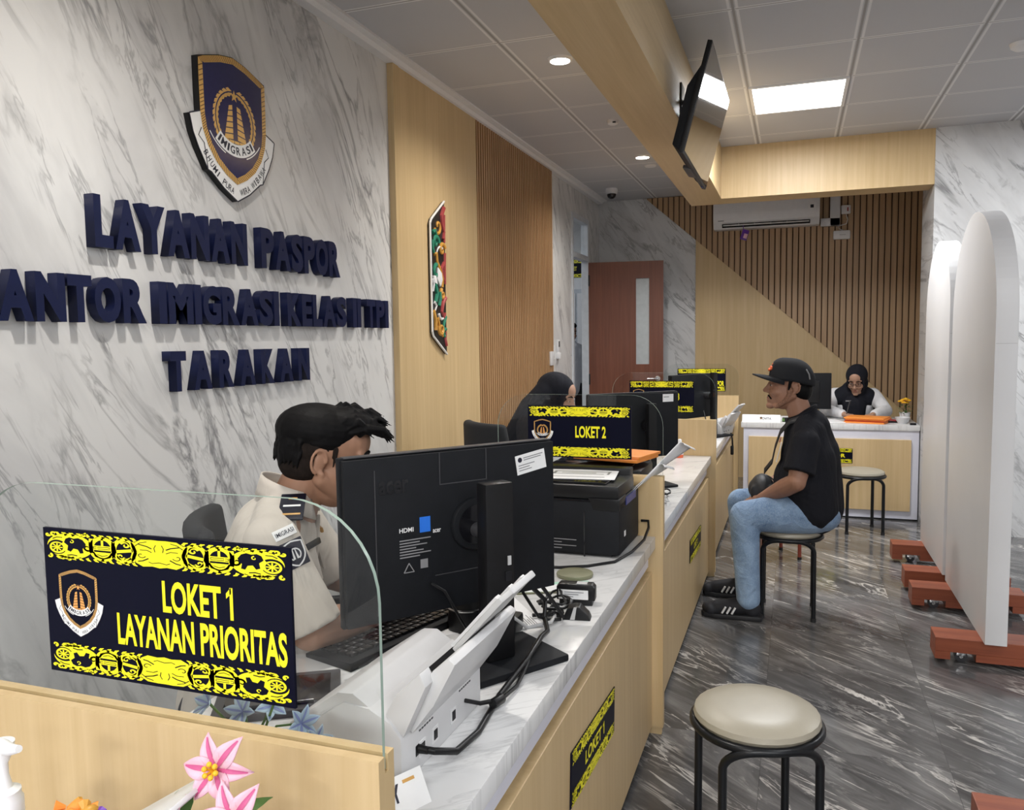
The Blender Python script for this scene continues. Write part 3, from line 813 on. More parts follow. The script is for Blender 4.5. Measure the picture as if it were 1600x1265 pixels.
    for r_ in range(2):
        for k in range(5): tw.poly([(-.2 + k * .082 + r_ * .02, -.245 + r_ * .034, .014), (-.125 + k * .082 + r_ * .02, -.245 + r_ * .034, .014), (-.125 + k * .082 + r_ * .02, -.217 + r_ * .034, .014), (-.2 + k * .082 + r_ * .02, -.217 + r_ * .034, .014)])
    star = []
    for k in range(10):
        a = R(90 + 36 * k); r_ = .062 if k % 2 == 0 else .026; star.append((r_ * math.cos(a), .26 + r_ * math.sin(a), .014))
    tw.poly(star)
    out['gate_towers'] = (up_faces(flat(tw, 'towers')), 'orange_print')
    # curved name ribbon
    nb = MB(); ribbon(nb, arc((0, .12), .40, 227, 313, 18), .125, .016); ribbon(nb, arc((0, .12), .48, 216, 250, 8), .012, .015); ribbon(nb, arc((0, .12), .48, 290, 324, 8), .012, .015)
    out['name_ribbon'] = (up_faces(flat(nb, 'name_ribbon')), 'print_white')
    nl = MB()
    word = 'IMIGRASI'; ws = [.03, .085, .03, .075, .07, .075, .065, .03]; tot = sum(ws) + .014 * 7; x = -tot / 2
    for ch, wd in zip(word, ws):
        a = R(270) + (x + wd / 2) / .40
        me = text_mesh(ch, wd * .92, .08, 0, .02)
        nl.bm.from_mesh(me); vs = list(nl.bm.verts)[-len(me.vertices):]
        bmesh.ops.transform(nl.bm, matrix=Matrix.Translation((.40 * math.cos(a), .12 + .40 * math.sin(a), .019)) @ Matrix.Rotation(a + math.pi / 2, 4, 'Z'), verts=vs); bpy.data.meshes.remove(me)
        x += wd + .014
    out['name_lettering'] = (up_faces(flat(nl, 'name')), 'print_dark')
    return out
EMB = emblem_meshes()
def emblem(parent, c, width, zs=1.0, only=None):
    """printed emblem as parts of its sign"""
    g = link('emblem', EMB['shield'][0], EMB['shield'][1], parent, c, (0, 0, 0), (width, width, width * zs))
    for k, (me, mt) in EMB.items():
        if k == 'shield' or (only and k not in only): continue
        link(k, me, mt, g)
    return g
# wall emblem: cut acrylic shield and ribbon standing off the marble
t = thing('wall_emblem', 'large navy and gold shield emblem with white motto ribbon, high on the marble wall', 'emblem', (WX, 2.541, 2.262), WALLFACE)
S_ = .362
bk = MB()
bk.prism([(p[0] * S_, p[1] * S_) for p in scaled(SHIELD, 1.03)], .001, .026)
for s in (1, -1): bk.prism([(s * p[0] * S_, p[1] * S_) for p in RIB_L], .001, .022)
bk.build('backing', 'black', t, 30)
g = emblem(t, (0, 0, .0265), S_, .4)
def recolour(o, mat):
    o.material_slots[0].link = 'OBJECT'; o.material_slots[0].material = M[mat]
recolour(g, 'navy_gloss')
for ch in g.children:
    nm = ch.name.split('.')[0]
    if nm in ('rope_border', 'wreath', 'gate_towers'): recolour(ch, 'gold_enamel')
    if nm == 'rope_twist': recolour(ch, 'rope_stripe')

# ---- counter signs fixed to the clear screens
def sign_board(t, w, h):
    MB().box2((-w / 2, -h / 2, -.004), (w / 2, h / 2, 0)).build('panel', 'sign_black', t, 0)
def bands(t, w, h, frac=.93, yy=.39):
    s = w * frac
    link('border_ornament', BAND, None, t, (0, h * yy, .0006), (0, 0, 0), (s, s * 1.12, .2))
    link('border_ornament', BAND, None, t, (0, -h * yy, .0006), (0, 0, 0), (s, -s * 1.12, -.2)).rotation_euler = (R(180), 0, 0)
def bands2(t, w, h, frac=.97, yy=.385):
    s = w * frac; sy = h * .172 / .084
    link('border_ornament', BAND, None, t, (0, h * yy, .0006), (0, 0, 0), (s, sy / 2 * 1.06, .2))
    link('border_ornament', BAND_F, None, t, (0, -h * yy, .0006), (0, 0, 0), (s, sy / 2 * 1.06, .2))
BAND_F = BAND.copy()
for v in BAND_F.vertices: v.co.y *= -1
up_faces(BAND_F)
def counter_sign(i, lines, label, tilt=0):
    a, b = DIV[i]; yc = (a + b) / 2
    xs = [(-.930, -.549), (-.942, -.550), (-.957, -.564), (-.945, -.542)][i]
    zc = [1.1165, 1.108, 1.0915, 1.086][i]; w = xs[1] - xs[0]; h = .193
    t = thing('counter_sign', label, 'sign', ((xs[0] + xs[1]) / 2, yc - .0078, zc), CAMFACE, None)
    sign_board(t, w, h); bands2(t, w, h)
    emblem(t, (-w * .355, .004, .0005), w * .165, .03)
    for txt, tw_, th_, cx_, cy_ in lines:
        tm = text_mesh(txt, tw_, th_, 0, .03, 'C', cx_, cy_, .0006)
        link('sign_lettering', tm, 'yellow', t)
    return t
counter_sign(0, [('LOKET 1', .106, .041, .055, .0215), ('LAYANAN PRIORITAS', .255, .042, .055, -.027)], 'black and yellow sign reading LOKET 1 LAYANAN PRIORITAS on the nearest clear screen')
counter_sign(1, [('LOKET 2', .115, .044, .045, 0)], 'black and yellow sign reading LOKET 2 on the second clear screen')
counter_sign(2, [('LOKET 3', .115, .044, .05, 0)], 'black and yellow sign reading LOKET 3 on the third clear screen')
counter_sign(3, [('PASPOR', .105, .044, .135, -.03)], 'black and yellow sign ending in PASPOR on the farthest clear screen')
# plates on the counter fronts and on the reception desk
def front_plate(loc, rot, w, h, txt, label):
    t = thing('counter_plate', label, 'sign', loc, rot)
    MB().box2((-w / 2, -h / 2, -.001), (w / 2, h / 2, .0015)).build('panel', 'sign_black', t, 0)
    s = w * .97
    link('border_ornament', BAND, None, t, (0, h * .37, .0022), (0, 0, 0), (s, h * .26 / .17, .2)); link('border_ornament', BAND_F, None, t, (0, -h * .37, .0022), (0, 0, 0), (s, h * .26 / .17, .2))
    link('plate_lettering', text_mesh(txt, h * 1.6, h * .26, 0, .03, 'C', 0, 0, .0022), 'yellow', t)
    return t
def plate_rot(deg): return (Matrix.Rotation(R(deg), 3, 'X') @ Euler(WALLFACE).to_matrix()).to_euler()
front_plate((XF - .0375, 1.95, .415), plate_rot(-5.0), .475, .13, 'LOKET 1', 'black and yellow plate on the front of the nearest counter panel')
front_plate((XF - .0375, 4.20, .380), plate_rot(-3.5), .49, .113, 'LOKET 2', 'black and yellow plate on the front of the second counter panel')
front_plate((.30, 6.830 - .0145, .50), CAMFACE, .29, .115, 'PASPOR', 'black and yellow plate on the reception desk front behind the seated man')
# small hanging sign in the room beyond the door
t = thing('wall_sign', 'black and yellow sign seen through the doorway high up', 'sign', (-2.62, 9.597, 2.30), CAMFACE)
MB().box2((-.2, -.11, -.004), (.2, .11, 0)).build('panel', 'sign_black', t, 0); bands2(t, .4, .22)
link('sign_lettering', text_mesh('LOKET', .12, .05, 0, .03, 'C', .05, 0, .0006), 'yellow', t)

# ---- carved ornament on the maple panel
t = thing('wall_carving', 'tall narrow carved and painted hornbill ornament with white rim on the maple panel', 'carving', (WX + .03, 4.285, 1.82), WALLFACE)
OUT = [(.10, .44), (-.085, .315), (-.10, .29), (-.10, -.32), (-.085, -.345), (.10, -.45)]
MB().prism(OUT, 0, .016, bev=.002).build('backing', 'black_craft', t, 0)
rim = MB()
for a, b in zip(OUT[:-1], OUT[1:]):
    n = 5
    d = Vector((b[0] - a[0], b[1] - a[1], 0)); nrm = Vector((-d.y, d.x, 0)).normalized() * -.006
    rim.tube([(a[0] + d.x * k / n + 0, a[1] + d.y * k / n, .016) for k in range(n + 1)], .0065, 8)
rim.build('rim', 'print_white', t)
def carve(pts, w, mat, name):
    mb = MB(); mb.tube([(p[0], p[1], .017) for p in pts], w if isinstance(w, list) else w, 8); return mb.build(name, mat, t)
def carve_blob(poly, mat, name): return MB().prism(poly, .014, .026, bev=.003).build(name, mat, t, 30)
def tp(pts, w0, w1): return [w0 + (w1 - w0) * k / (len(pts) - 1) for k in range(len(pts))]
for pts, w0, w1, mt in (
    ([(.085, .40), (.05, .35), (.06, .30), (.085, .26), (.07, .22)], .016, .010, 'red_craft'), ([(.09, .36), (.09, .28), (.09, .2)], .010, .007, 'red_craft'),
    ([(.075, .08), (.04, .05), (.055, .0), (.08, -.02)], .014, .008, 'red_craft'), ([(.09, .14), (.085, .05), (.088, -.04)], .011, .008, 'red_craft'),
    ([(.085, -.12), (.05, -.15), (.03, -.2), (.06, -.235), (.08, -.21)], .015, .008, 'red_craft'), ([(.09, -.40), (.075, -.36), (.085, -.32)], .011, .008, 'red_craft'),
    (curl((.0, .285), .05, 200, 1.0), .010, .007, 'ochre_craft'), (curl((.055, .155), .04, 20, 1.1), .013, .005, 'ochre_craft'),
    ([(-.06, .12), (-.03, .13), (-.02, .08), (.02, .04), (.05, -.01), (.045, -.06)], .011, .009, 'ochre_craft'), (curl((.05, -.10), .032, 120, 1.1), .012, .005, 'ochre_craft'),
    ([(-.085, -.20), (-.06, -.25), (-.06, -.31)], .015, .013, 'ochre_craft'), (curl((.02, -.30), .042, 160, 1.1), .013, .005, 'ochre_craft'), ([(-.03, -.24), (.0, -.3), (.04, -.345)], .012, .008, 'ochre_craft'),
    ([(-.075, .24), (-.04, .26), (-.02, .22)], .014, .009, 'green_craft'), (curl((-.03, .19), .04, 0, 1.1), .014, .006, 'green_craft'), ([(-.08, .2), (-.075, .15), (-.06, .13)], .013, .009, 'green_craft'),
    (curl((-.03, .02), .045, 90, .7), .013, .007, 'green_craft'), ([(-.055, -.05), (-.03, -.1), (-.055, -.15)], .016, .013, 'green_craft'), ([(.0, -.09), (.01, -.13), (-.005, -.17)], .016, .012, 'green_craft'),
    ([(.085, -.23), (.06, -.27), (.05, -.3)], .012, .008, 'green_craft'), (curl((.07, -.33), .03, 60, 1.0), .011, .005, 'green_craft'),
    (arc((.03, .12), .05, 60, 165, 8), .008, .004, 'print_white'), ([(-.085, -.02), (-.07, -.05), (-.08, -.09)], .010, .006, 'print_white'),
    ([(-.07, -.15), (-.04, -.17), (-.06, -.2)], .010, .005, 'print_white'), (arc((.03, -.2), .045, 200, 300, 8), .011, .006, 'print_white')):
    carve(pts, tp(pts, w0, w1), mt, 'carved_scroll')
carve_blob([(-.02, .05), (.03, .02), (.04, -.02), (.01, -.06), (-.03, -.02)], 'print_white', 'bird_breast')
carve_blob([(-.085, -.0), (-.05, .0), (-.03, -.05), (-.07, -.04)], 'print_white', 'bird_wing')
for p in list(t.children): pass

# ================================================================== stools
def make_stool(metal, label):
    t = thing('round_stool', label, 'stool', group=None)
    MB().lathe([(0, .418), (.13, .418), (.158, .424), (.166, .436), (.162, .449), (.145, .459), (.1, .4655), (.05, .467), (0, .467)]).build('seat', 'beige_vinyl', t)
    rg = MB().tube([(.165 * math.cos(2 * math.pi * k / 40), .165 * math.sin(2 * math.pi * k / 40), .416) for k in range(40)], .0115, 10, closed=True)
    rg.build('seat_ring', metal, t)
    for k in range(4):
        a = R(45 + 90 * k); s = 1 if k % 2 == 0 else -1
        pts = [(.178 * math.cos(a), .178 * math.sin(a), 0), (.176 * math.cos(a), .176 * math.sin(a), .36)]
        for j in range(1, 8):
            u = j / 7; b = a + s * R(34) * u ** 1.6; r_ = .176 - .011 * u
            pts.append((r_ * math.cos(b), r_ * math.sin(b), .36 + .056 * math.sin(u * math.pi / 2)))
        lg = MB().tube(pts, .0115, 10).build('leg', metal, t)
        MB().cyl((.178 * math.cos(a), .178 * math.sin(a), 0), (.178 * math.cos(a), .178 * math.sin(a), .018), .0135).build('foot_cap', 'sole', lg)
    return t
st0 = make_stool('black_metal', 'empty black-legged round stool with beige seat, nearest the viewer')
st0.location = (-.083, 2.185, 0); st0.rotation_euler = (0, 0, R(20))
STOOLG = 'round beige-seated stools'
st0['group'] = STOOLG
for loc, rz, lab in (((-.016, 4.385, 0), 0, 'black-legged round stool under the seated man in the cap'), ((.475, 6.40, 0), 12, 'empty black-legged round stool in front of the reception desk')):
    s = copy_tree(st0); s.location = loc; s.rotation_euler = (0, 0, R(rz)); s['label'] = lab
s = make_stool('red_metal', 'red-legged round stool partly hidden behind the seated man'); s['group'] = STOOLG
s.location = (-.12, 5.50, 0); s.rotation_euler = (0, 0, R(28))

# ================================================================== arched white display boards on wheeled feet
def arch_board(name, label, X0, th, y0, y1, zb, zt, loc_group=None):
    """board in the Y-Z plane with a half-round top"""
    t = thing(name, label, 'display board', (X0 + th / 2, (y0 + y1) / 2, 0))
    w = y1 - y0; r = w / 2; zs = zt - r
    poly = [(-r, zb), (r, zb)] + [(r * math.cos(R(a)), zs + r * math.sin(R(a))) for a in range(0, 181, 6)]
    MB().prism(poly, -th / 2, th / 2, 'x', bev=.002).build('board', 'board_white', t, 30)
    # seam between the face panel and the rim sheet
    MB().box2((-th / 2 + .003, -r - .0006, zs - .12), (th / 2 - .003, -r, zs - .118)).build('rim_joint', 'grey_plastic', t, 0)
    for y in (-r + .04, r - .18):
        f = empty('foot', (0, y, 0), parent=t)
        ft = MB(); x0, x1 = -.225, .30
        # beam with a cut-out near the end where the castor shows
        ft.box2((x0, 0, .055), (x1, .14, .118), .003).box2((x0, 0, .022), (x0 + .06, .14, .055)).box2((x0 + .16, 0, .022), (x1 - .14, .14, .055)).box2((x1 - .06, 0, .022), (x1, .14, .055))
        ft.build('foot_beam', 'foot_wood', f, 0)
        for x in (x0 + .11, x1 - .10):
            MB().cyl((x - .0, .045, .026), (x, .075, .026), .026).build('castor_wheel', 'dark_grey', f)
            MB().box2((x - .02, .035, .03), (x + .02, .085, .056), .002).cyl((x, .04, .026), (x, .08, .026), .008).build('castor_fork', 'chrome', f)
    return t
arch_board('display_board', 'tall arched white display board nearest the viewer, on red-brown feet', .788, .084, 3.83, 4.80, .118, 2.01)
arch_board('display_board', 'arched white display board behind the nearer one, on red-brown feet', .790, .084, 4.90, 5.73, .118, 1.985)
# foot of a third board that stands mostly outside the view
t = thing('display_board', 'arched white display board at the right edge, only its red-brown foot showing', 'display board', (1.02, 2.20, 0))
MB().prism([(-.42, .118), (.42, .118)] + [(.42 * math.cos(R(a)), 1.54 + .42 * math.sin(R(a))) for a in range(0, 181, 6)], -.042, .042, 'x', bev=.002).build('board', 'board_white', t, 30)
for y in (-.40, .22):
    f = empty('foot', (0, y, 0), parent=t)
    MB().box2((-.515, 0, .055), (.3, .14, .118), .003).box2((-.515, 0, .022), (-.455, .14, .055)).box2((-.30, 0, .022), (.3, .14, .055)).build('foot_beam', 'foot_wood', f, 0)
    MB().cyl((-.38, .045, .026), (-.38, .075, .026), .026).build('castor_wheel', 'dark_grey', f)

# ================================================================== wall television
W_, H_, y1, y2 = .955, .487, 3.70, 4.655
Pb, Pt = Vector((-.478, 0, 2.262)), Vector((-.352, 0, 2.737))
t = thing('wall_television', 'flat black television tilted downward on the side of the maple beam', 'television', ((Pb.x + Pt.x) / 2, (y1 + y2) / 2, (Pb.z + Pt.z) / 2))
upv = (Pt - Pb).normalized(); ang = math.atan2(upv.x, upv.z)
# local: x = depth (screen at +x), y = width, z = up, rotated about Y by the tilt
t.rotation_euler = (0, ang, 0)
# after rotation about Y by ang, local z leans to +X and the screen normal points +X and down
MB().box2((-.022, -W_ / 2, -H_ / 2), (0, W_ / 2, H_ / 2), .003).build('bezel', 'black', t, 30)
MB().box2((.0, -W_ / 2 + .008, -H_ / 2 + .014), (.0015, W_ / 2 - .008, H_ / 2 - .008)).build('screen', 'screen', t, 0)
MB().prism([(-.022, -H_ / 2 + .01), (-.065, -H_ / 2 + .035), (-.065, .05), (-.022, .16)], -W_ / 2 + .03, W_ / 2 - .03, 'y', bev=.006).build('rear_cover', 'black_matte', t, 30)
MB().box2((-.05, -.12, -H_ / 2 - .004), (-.01, .12, -H_ / 2 + .012), .003).build('speaker_bar', 'dark_grey', t, 30)
MB().box2((-.016, W_ / 2 - .10, -H_ / 2 - .002), (-.006, W_ / 2 - .07, -H_ / 2 + .002)).build('status_light', 'blue', t, 0)
t2 = thing('television_bracket', 'black steel bracket holding the television to the maple beam', 'bracket', (-.5475, 4.18, 2.56))
MB().box2((0.0005, -.06, -.16), (.008, .06, .14), .002).build('wall_plate', 'black_metal', t2, 30)
MB().tube([(.008, 0, -.02), (.03, 0, -.02), (.04, 0, -.0)], .012).tube([(.008, 0, .06), (.05, 0, .05)], .010).build('arm', 'black_metal', t2)

# ================================================================== air conditioner and trunking on the slats
t = thing('air_conditioner', 'white split air conditioner on the slatted wall under the beam', 'air conditioner', (-.283, YB - .03, 2.64))
prof = [(0, -.125), (0, .15), (-.17, .15), (-.205, .13), (-.215, .02), (-.205, -.06), (-.15, -.125)]
MB().prism([(p[0], p[1]) for p in prof], -.495, .495, 'x', bev=.008).build('casing', 'white', t, 30)
MB().box((0, -.182, -.094), (.82, .03, .032), 0, (R(35), 0, 0)).build('air_outlet', 'black', t, 0)
MB().box((0, -.195, -.098), (.80, .038, .006), .002, (R(-12), 0, 0)).build('louvre', 'white', t, 30)
for x in (-.25, -.1, .05, .2): MB().box((x, -.193, -.088), (.006, .02, .022), 0, (R(35), 0, 0)).build('outlet_rib', 'grey_plastic', t, 0)
MB().box((.425, -.2135, .035), (.07, .003, .075)).build('rating_sticker', 'print_white', t, 0)
MB().box((.425, -.2155, .04), (.03, .002, .03)).build('sticker_mark', 'print_dark', t, 0)
MB().box((-.42, -.2085, -.05), (.055, .002, .007)).build('badge', 'print_grey', t, 0)
t = thing('pipe_trunking', 'white plastic pipe trunking beside the air conditioner', 'trunking', (.30, YB - .028, 2.56))
MB().box2((-.075, -.05, -.055), (.10, 0, .02), .004).build('elbow', 'ivory', t, 30); MB().box2((.01, -.05, -.055), (.10, 0, .335), .004).build('duct', 'ivory', t, 30)
t = thing('power_socket', 'white power socket with red switch beside the pipe trunking', 'socket', (.452, YB - .028, 2.655))
MB().box2((-.042, -.035, -.042), (.042, 0, .042), .008).build('socket_box', 'ivory', t, 30); MB().box2((.01, -.04, -.018), (.022, -.034, .018), .001).build('switch', 'red_craft', t, 30)
t = thing('wifi_router', 'small white box hanging on the slatted wall under the socket', 'router', (.418, YB - .028, 2.415))
MB().box2((-.077, -.045, -.042), (.077, 0, .042), .012).build('housing', 'white', t, 30); MB().box2((-.02, -.0465, -.004), (.035, -.0445, .004)).build('badge', 'grey_plastic', t, 0)
o = MB().tube([(.455, YB - .04, 2.613), (.47, YB - .045, 2.56), (.46, YB - .05, 2.52), (.38, YB - .055, 2.50), (.40, YB - .05, 2.47), (.43, YB - .04, 2.459)], .004).build('power_cable', 'ivory'); tag(o, 'thin white cable from the socket to the small white box', 'cable')
t = thing('air_freshener', 'small purple sachet hanging from the air conditioner outlet', 'air freshener', (-.475, YB - .245, 2.505))
MB().box((0, 0, -.062), (.065, .012, .10), .004, (0, R(18), 0)).build('sachet', 'purple', t, 30); MB().box((.008, -.0075, -.075), (.035, .002, .045), 0, (0, R(18), 0)).build('sachet_print', 'pink', t, 0); MB().tube([(-.01, 0, -.02), (-.015, .01, .03)], .003).build('hook', 'purple', t)
# switches by the doorway
o = tag(MB().box2((0, -.045, -.06), (.012, .045, .06), .003).build('light_switch', 'ivory', None, 30, (WX + .03, 6.60, 1.285)), 'white wall switch at the edge of the left slat panel', 'switch')
t = thing('light_switch', 'white wall switch on the marble, left of the remote control holder', 'switch', (WX, 6.75, 1.335)); MB().box2((0, -.04, -.06), (.01, .04, .06), .003).build('plate', 'ivory', t, 30); MB().box2((.01, -.012, -.03), (.014, .012, .03), .001).build('rocker', 'white', t, 30)
t = thing('remote_control', 'white remote control in a wall holder beside the doorway', 'remote control', (WX, 6.895, 1.36)); MB().box2((0, -.025, -.075), (.02, .025, .085), .004).build('remote_body', 'ivory', t, 30); MB().box2((.02, -.018, .02), (.0215, .018, .07)).build('display', 'dark_grey', t, 0); MB().box2((0, -.03, -.085), (.028, .03, -.03), .003).build('holder', 'white', t, 30)

# ================================================================== monitor and its stand at the first counter
def screen_monitor(label, TL, TR, zt, zb, column=None, cat='monitor', th=.03, sticker=True, logo=True, lean=0):
    """a flat computer screen seen from behind; TL,TR are the left and right ends seen from the back"""
    A, B = Vector((*TL, 0)), Vector((*TR, 0)); c = (A + B) / 2; d = (B - A); w = d.length; a = math.atan2(d.y, d.x)
    h = zt - zb
    t = thing('computer_monitor', label, cat, (c.x, c.y, .738), (0, 0, a))
    # local x along the width, -y is the back (towards the customers), z up from the desk
    z0, z1 = zb - .738, zt - .738
    sh = MB().prism([(-w / 2 + .004, z0 + .004), (w / 2 - .004, z0 + .004), (w / 2 - .004, z1 - .004), (-w / 2 + .004, z1 - .004)], -.0, th * .55, 'y', bev=.003)
    sh.prism([(-w / 2, z0 + .0), (w / 2, z0 + .0), (w / 2, z1), (-w / 2, z1)], th * .5, th, 'y', bev=.002)
    sh.build('housing', 'black_matte', t, 30)
    MB().box2((-w / 2 + .008, th, z0 + .045), (w / 2 - .008, th + .001, z1 - .008)).build('screen', 'screen', t, 0)
    MB().box2((-w / 2 + .01, th * .25, z1 - .001), (w / 2 - .01, th, z1 + .0012)).build('top_edge', 'dark_grey', t, 0)
    return t, w, z0, z1
t, w, z0, z1 = screen_monitor('large black all-in-one monitor seen from behind on the nearest counter', (-.878, 1.432), (-.545, 1.860), 1.208, .843, th=.034)
MON = t
BK = -.0012
for a_, b_ in (((-.20, z0 + .02), (-.198, z1 - .03)), ((-.045, z1 - .075), (-.043, z1 - .005)), ((.075, z1 - .075), (.077, z1 - .005)), ((-.045, z1 - .077), (.077, z1 - .075)), ((-.06, z0 + .085), (.10, z0 + .087))): MB().box2((a_[0], BK, a_[1]), (b_[0], .002, b_[1])).build('housing_seam', 'dark_grey', t, 0)
link('maker_logo', text_mesh('acer', .07, .030, .0004, .03, 'C', -.155, z1 - .07, 0), 'black_gloss', t, (0, -.0006, 0), CAMFACE)
stk = empty('asset_sticker', (.20, -.0008, z1 - .048), (0, R(-9), 0), t)
MB().box2((-.042, -.0005, -.023), (.042, .0005, .023)).build('label_sheet', 'print_white', stk, 0)
for k, (a_, b_, zz) in enumerate(((-.02, .036, .013), (-.02, .03, .008), (-.036, .01, -.003), (-.036, -.005, -.009), (-.036, .0, -.015))): MB().box2((a_, -.0008, zz), (b_, -.0004, zz + .0022)).build('print_line', 'print_grey', stk, 0)
MB().cyl((-.03, -.0006, .0115), (-.03, -.0009, .0115), .006).build('print_mark', 'print_dark', stk, 0)
info = empty('specification_print', (-.10, -.0009, z0 + .17), (0, 0, 0), t)
link('print_text', text_mesh('HDMI', .034, .010, 0, .02, 'C', -.028, .028, 0), 'print_white', info, rot=CAMFACE)
MB().box2((.004, -.0003, .018), (.030, .0003, .052)).build('print_badge', 'bright_blue', info, 0)
link('print_text', text_mesh('acer', .020, .008, 0, .02, 'C', .046, .017, 0), 'print_white', info, rot=CAMFACE)
for k in range(7): MB().box2((-.045, -.0003, .004 - k * .0062), (.03 - (k * 13 % 5) * .009, .0003, .0065 - k * .0062)).build('print_line', 'print_grey', info, 0)
tri = MB()
for a_, b_ in (((-.036, -.066), (-.012, -.066)), ((-.012, -.066), (-.024, -.046)), ((-.024, -.046), (-.036, -.066))): tri.tube([(a_[0], -.0004, a_[1]), (b_[0], -.0004, b_[1])], .0011, 6)
tri.build('print_triangle', 'print_grey', info); MB().box2((.004, -.0003, -.062), (.022, .0003, -.042)).build('print_square', 'print_grey', info, 0)
MB().cyl((.042, .0, z0 + .19), (.042, -.010, z0 + .19), .062, .058, 32, bev=.003).build('mount_ring', 'black_matte', t)
MB().cyl((.042, -.010, z0 + .19), (.042, -.012, z0 + .19), .045, .045, 28).build('mount_disc', 'black_gloss', t)
MB().cyl((.042, -.012, z0 + .178), (.042, -.085, z0 + .178), .017, .016).build('mount_arm', 'dark_grey', t)
# column with its flat base, standing in front of the screen
ax = Vector((math.cos(t.rotation_euler.z), math.sin(t.rotation_euler.z), 0)); ay = Vector((-ax.y, ax.x, 0))
MB().box2((.000, -.125, .016), (.070, -.083, z1 - .064), .006).build('column', 'black', t, 30)
MB().box2((.052, -.128, .225), (.060, -.1249, .245)).build('column_tag', 'grey_plastic', t, 0)
MB().box2((.045, -.1275, .19), (.062, -.1249, .212)).build('cable_slot', 'black_gloss', t, 0)
MB().prism([(-.065, -.195), (.175, -.18), (.17, .0), (-.06, .0)], .0, .016, 'z', bev=.004).build('stand_base', 'black_matte', t, 30)
# camera-like device on the worktop under the screen
t = thing('document_camera', 'round black camera device on the counter under the large monitor', 'camera', (-.760, 1.80, .738))
MB().lathe([(0, 0), (.045, 0), (.048, .01), (.046, .03), (.044, .045), (.042, .085), (.036, .098), (0, .1)]).build('body', 'black', t); MB().lathe([(.0455, .052), (.0475, .055), (.0455, .058)], cap=False).build('ring', 'chrome', t)
MB().box2((.045, -.03, 0), (.14, .035, .045), .01).build('side_unit', 'black', t, 30)
# keyboard, leaning mouse pad and tablets behind the glass
t = thing('keyboard', 'black computer keyboard on the marble counter beside the officer', 'keyboard', (-.905, 1.695, .738), (0, 0, R(-107)))
MB().prism([(-.075, 0), (.075, 0), (.075, .020), (-.075, .010)], -.21, .21, 'x', bev=.003).build('keyboard_base', 'black_matte', t, 30)
kb = 0
for r_ in range(5):
    for k in range(17):
        if kb >= 100: break
        x = -.197 + k * .0232; y = -.058 + r_ * .0245
        key = KEY if kb else None
        if kb == 0:
            KEY = MB().prism([(-.0095, -.0095), (.0095, -.0095), (.0095, .0095), (-.0095, .0095)], 0, .006, 'z', bev=.0015).mesh('key', 30)
        link('key', KEY, 'black', t, (x, y, .0115 + (y + .075) * .0667), (R(3.8), 0, 0)); kb += 1
lg = MB()
for r_ in range(5):
    for k in range(17):
        if (k * 7 + r_ * 3) % 5 == 0: continue
        x = -.199 + k * .0232; y = -.056 + r_ * .0245; zz = .0183 + (y + .075) * .0667
        lg.poly([(x - .002, y, zz), (x + .003, y, zz), (x + .003, y + .005, zz + .0004), (x - .002, y + .005, zz + .0004)])
tag(lg.build('key_legends', 'print_grey', t, 0), kind='stuff')
t = thing('tablet', 'flat dark signature tablet with pen behind the nearest clear screen', 'tablet', (-.965, 1.315, .738), (0, 0, R(31)))
MB().box2((-.12, -.09, 0), (.12, .09, .016), .004).build('body', 'dark_grey', t, 30); MB().box2((-.10, -.055, .016), (.10, .07, .0168)).build('screen', 'screen', t, 0); MB().tube([(-.06, -.072, .02), (.07, -.066, .02)], .0045).build('pen', 'black_gloss', t)

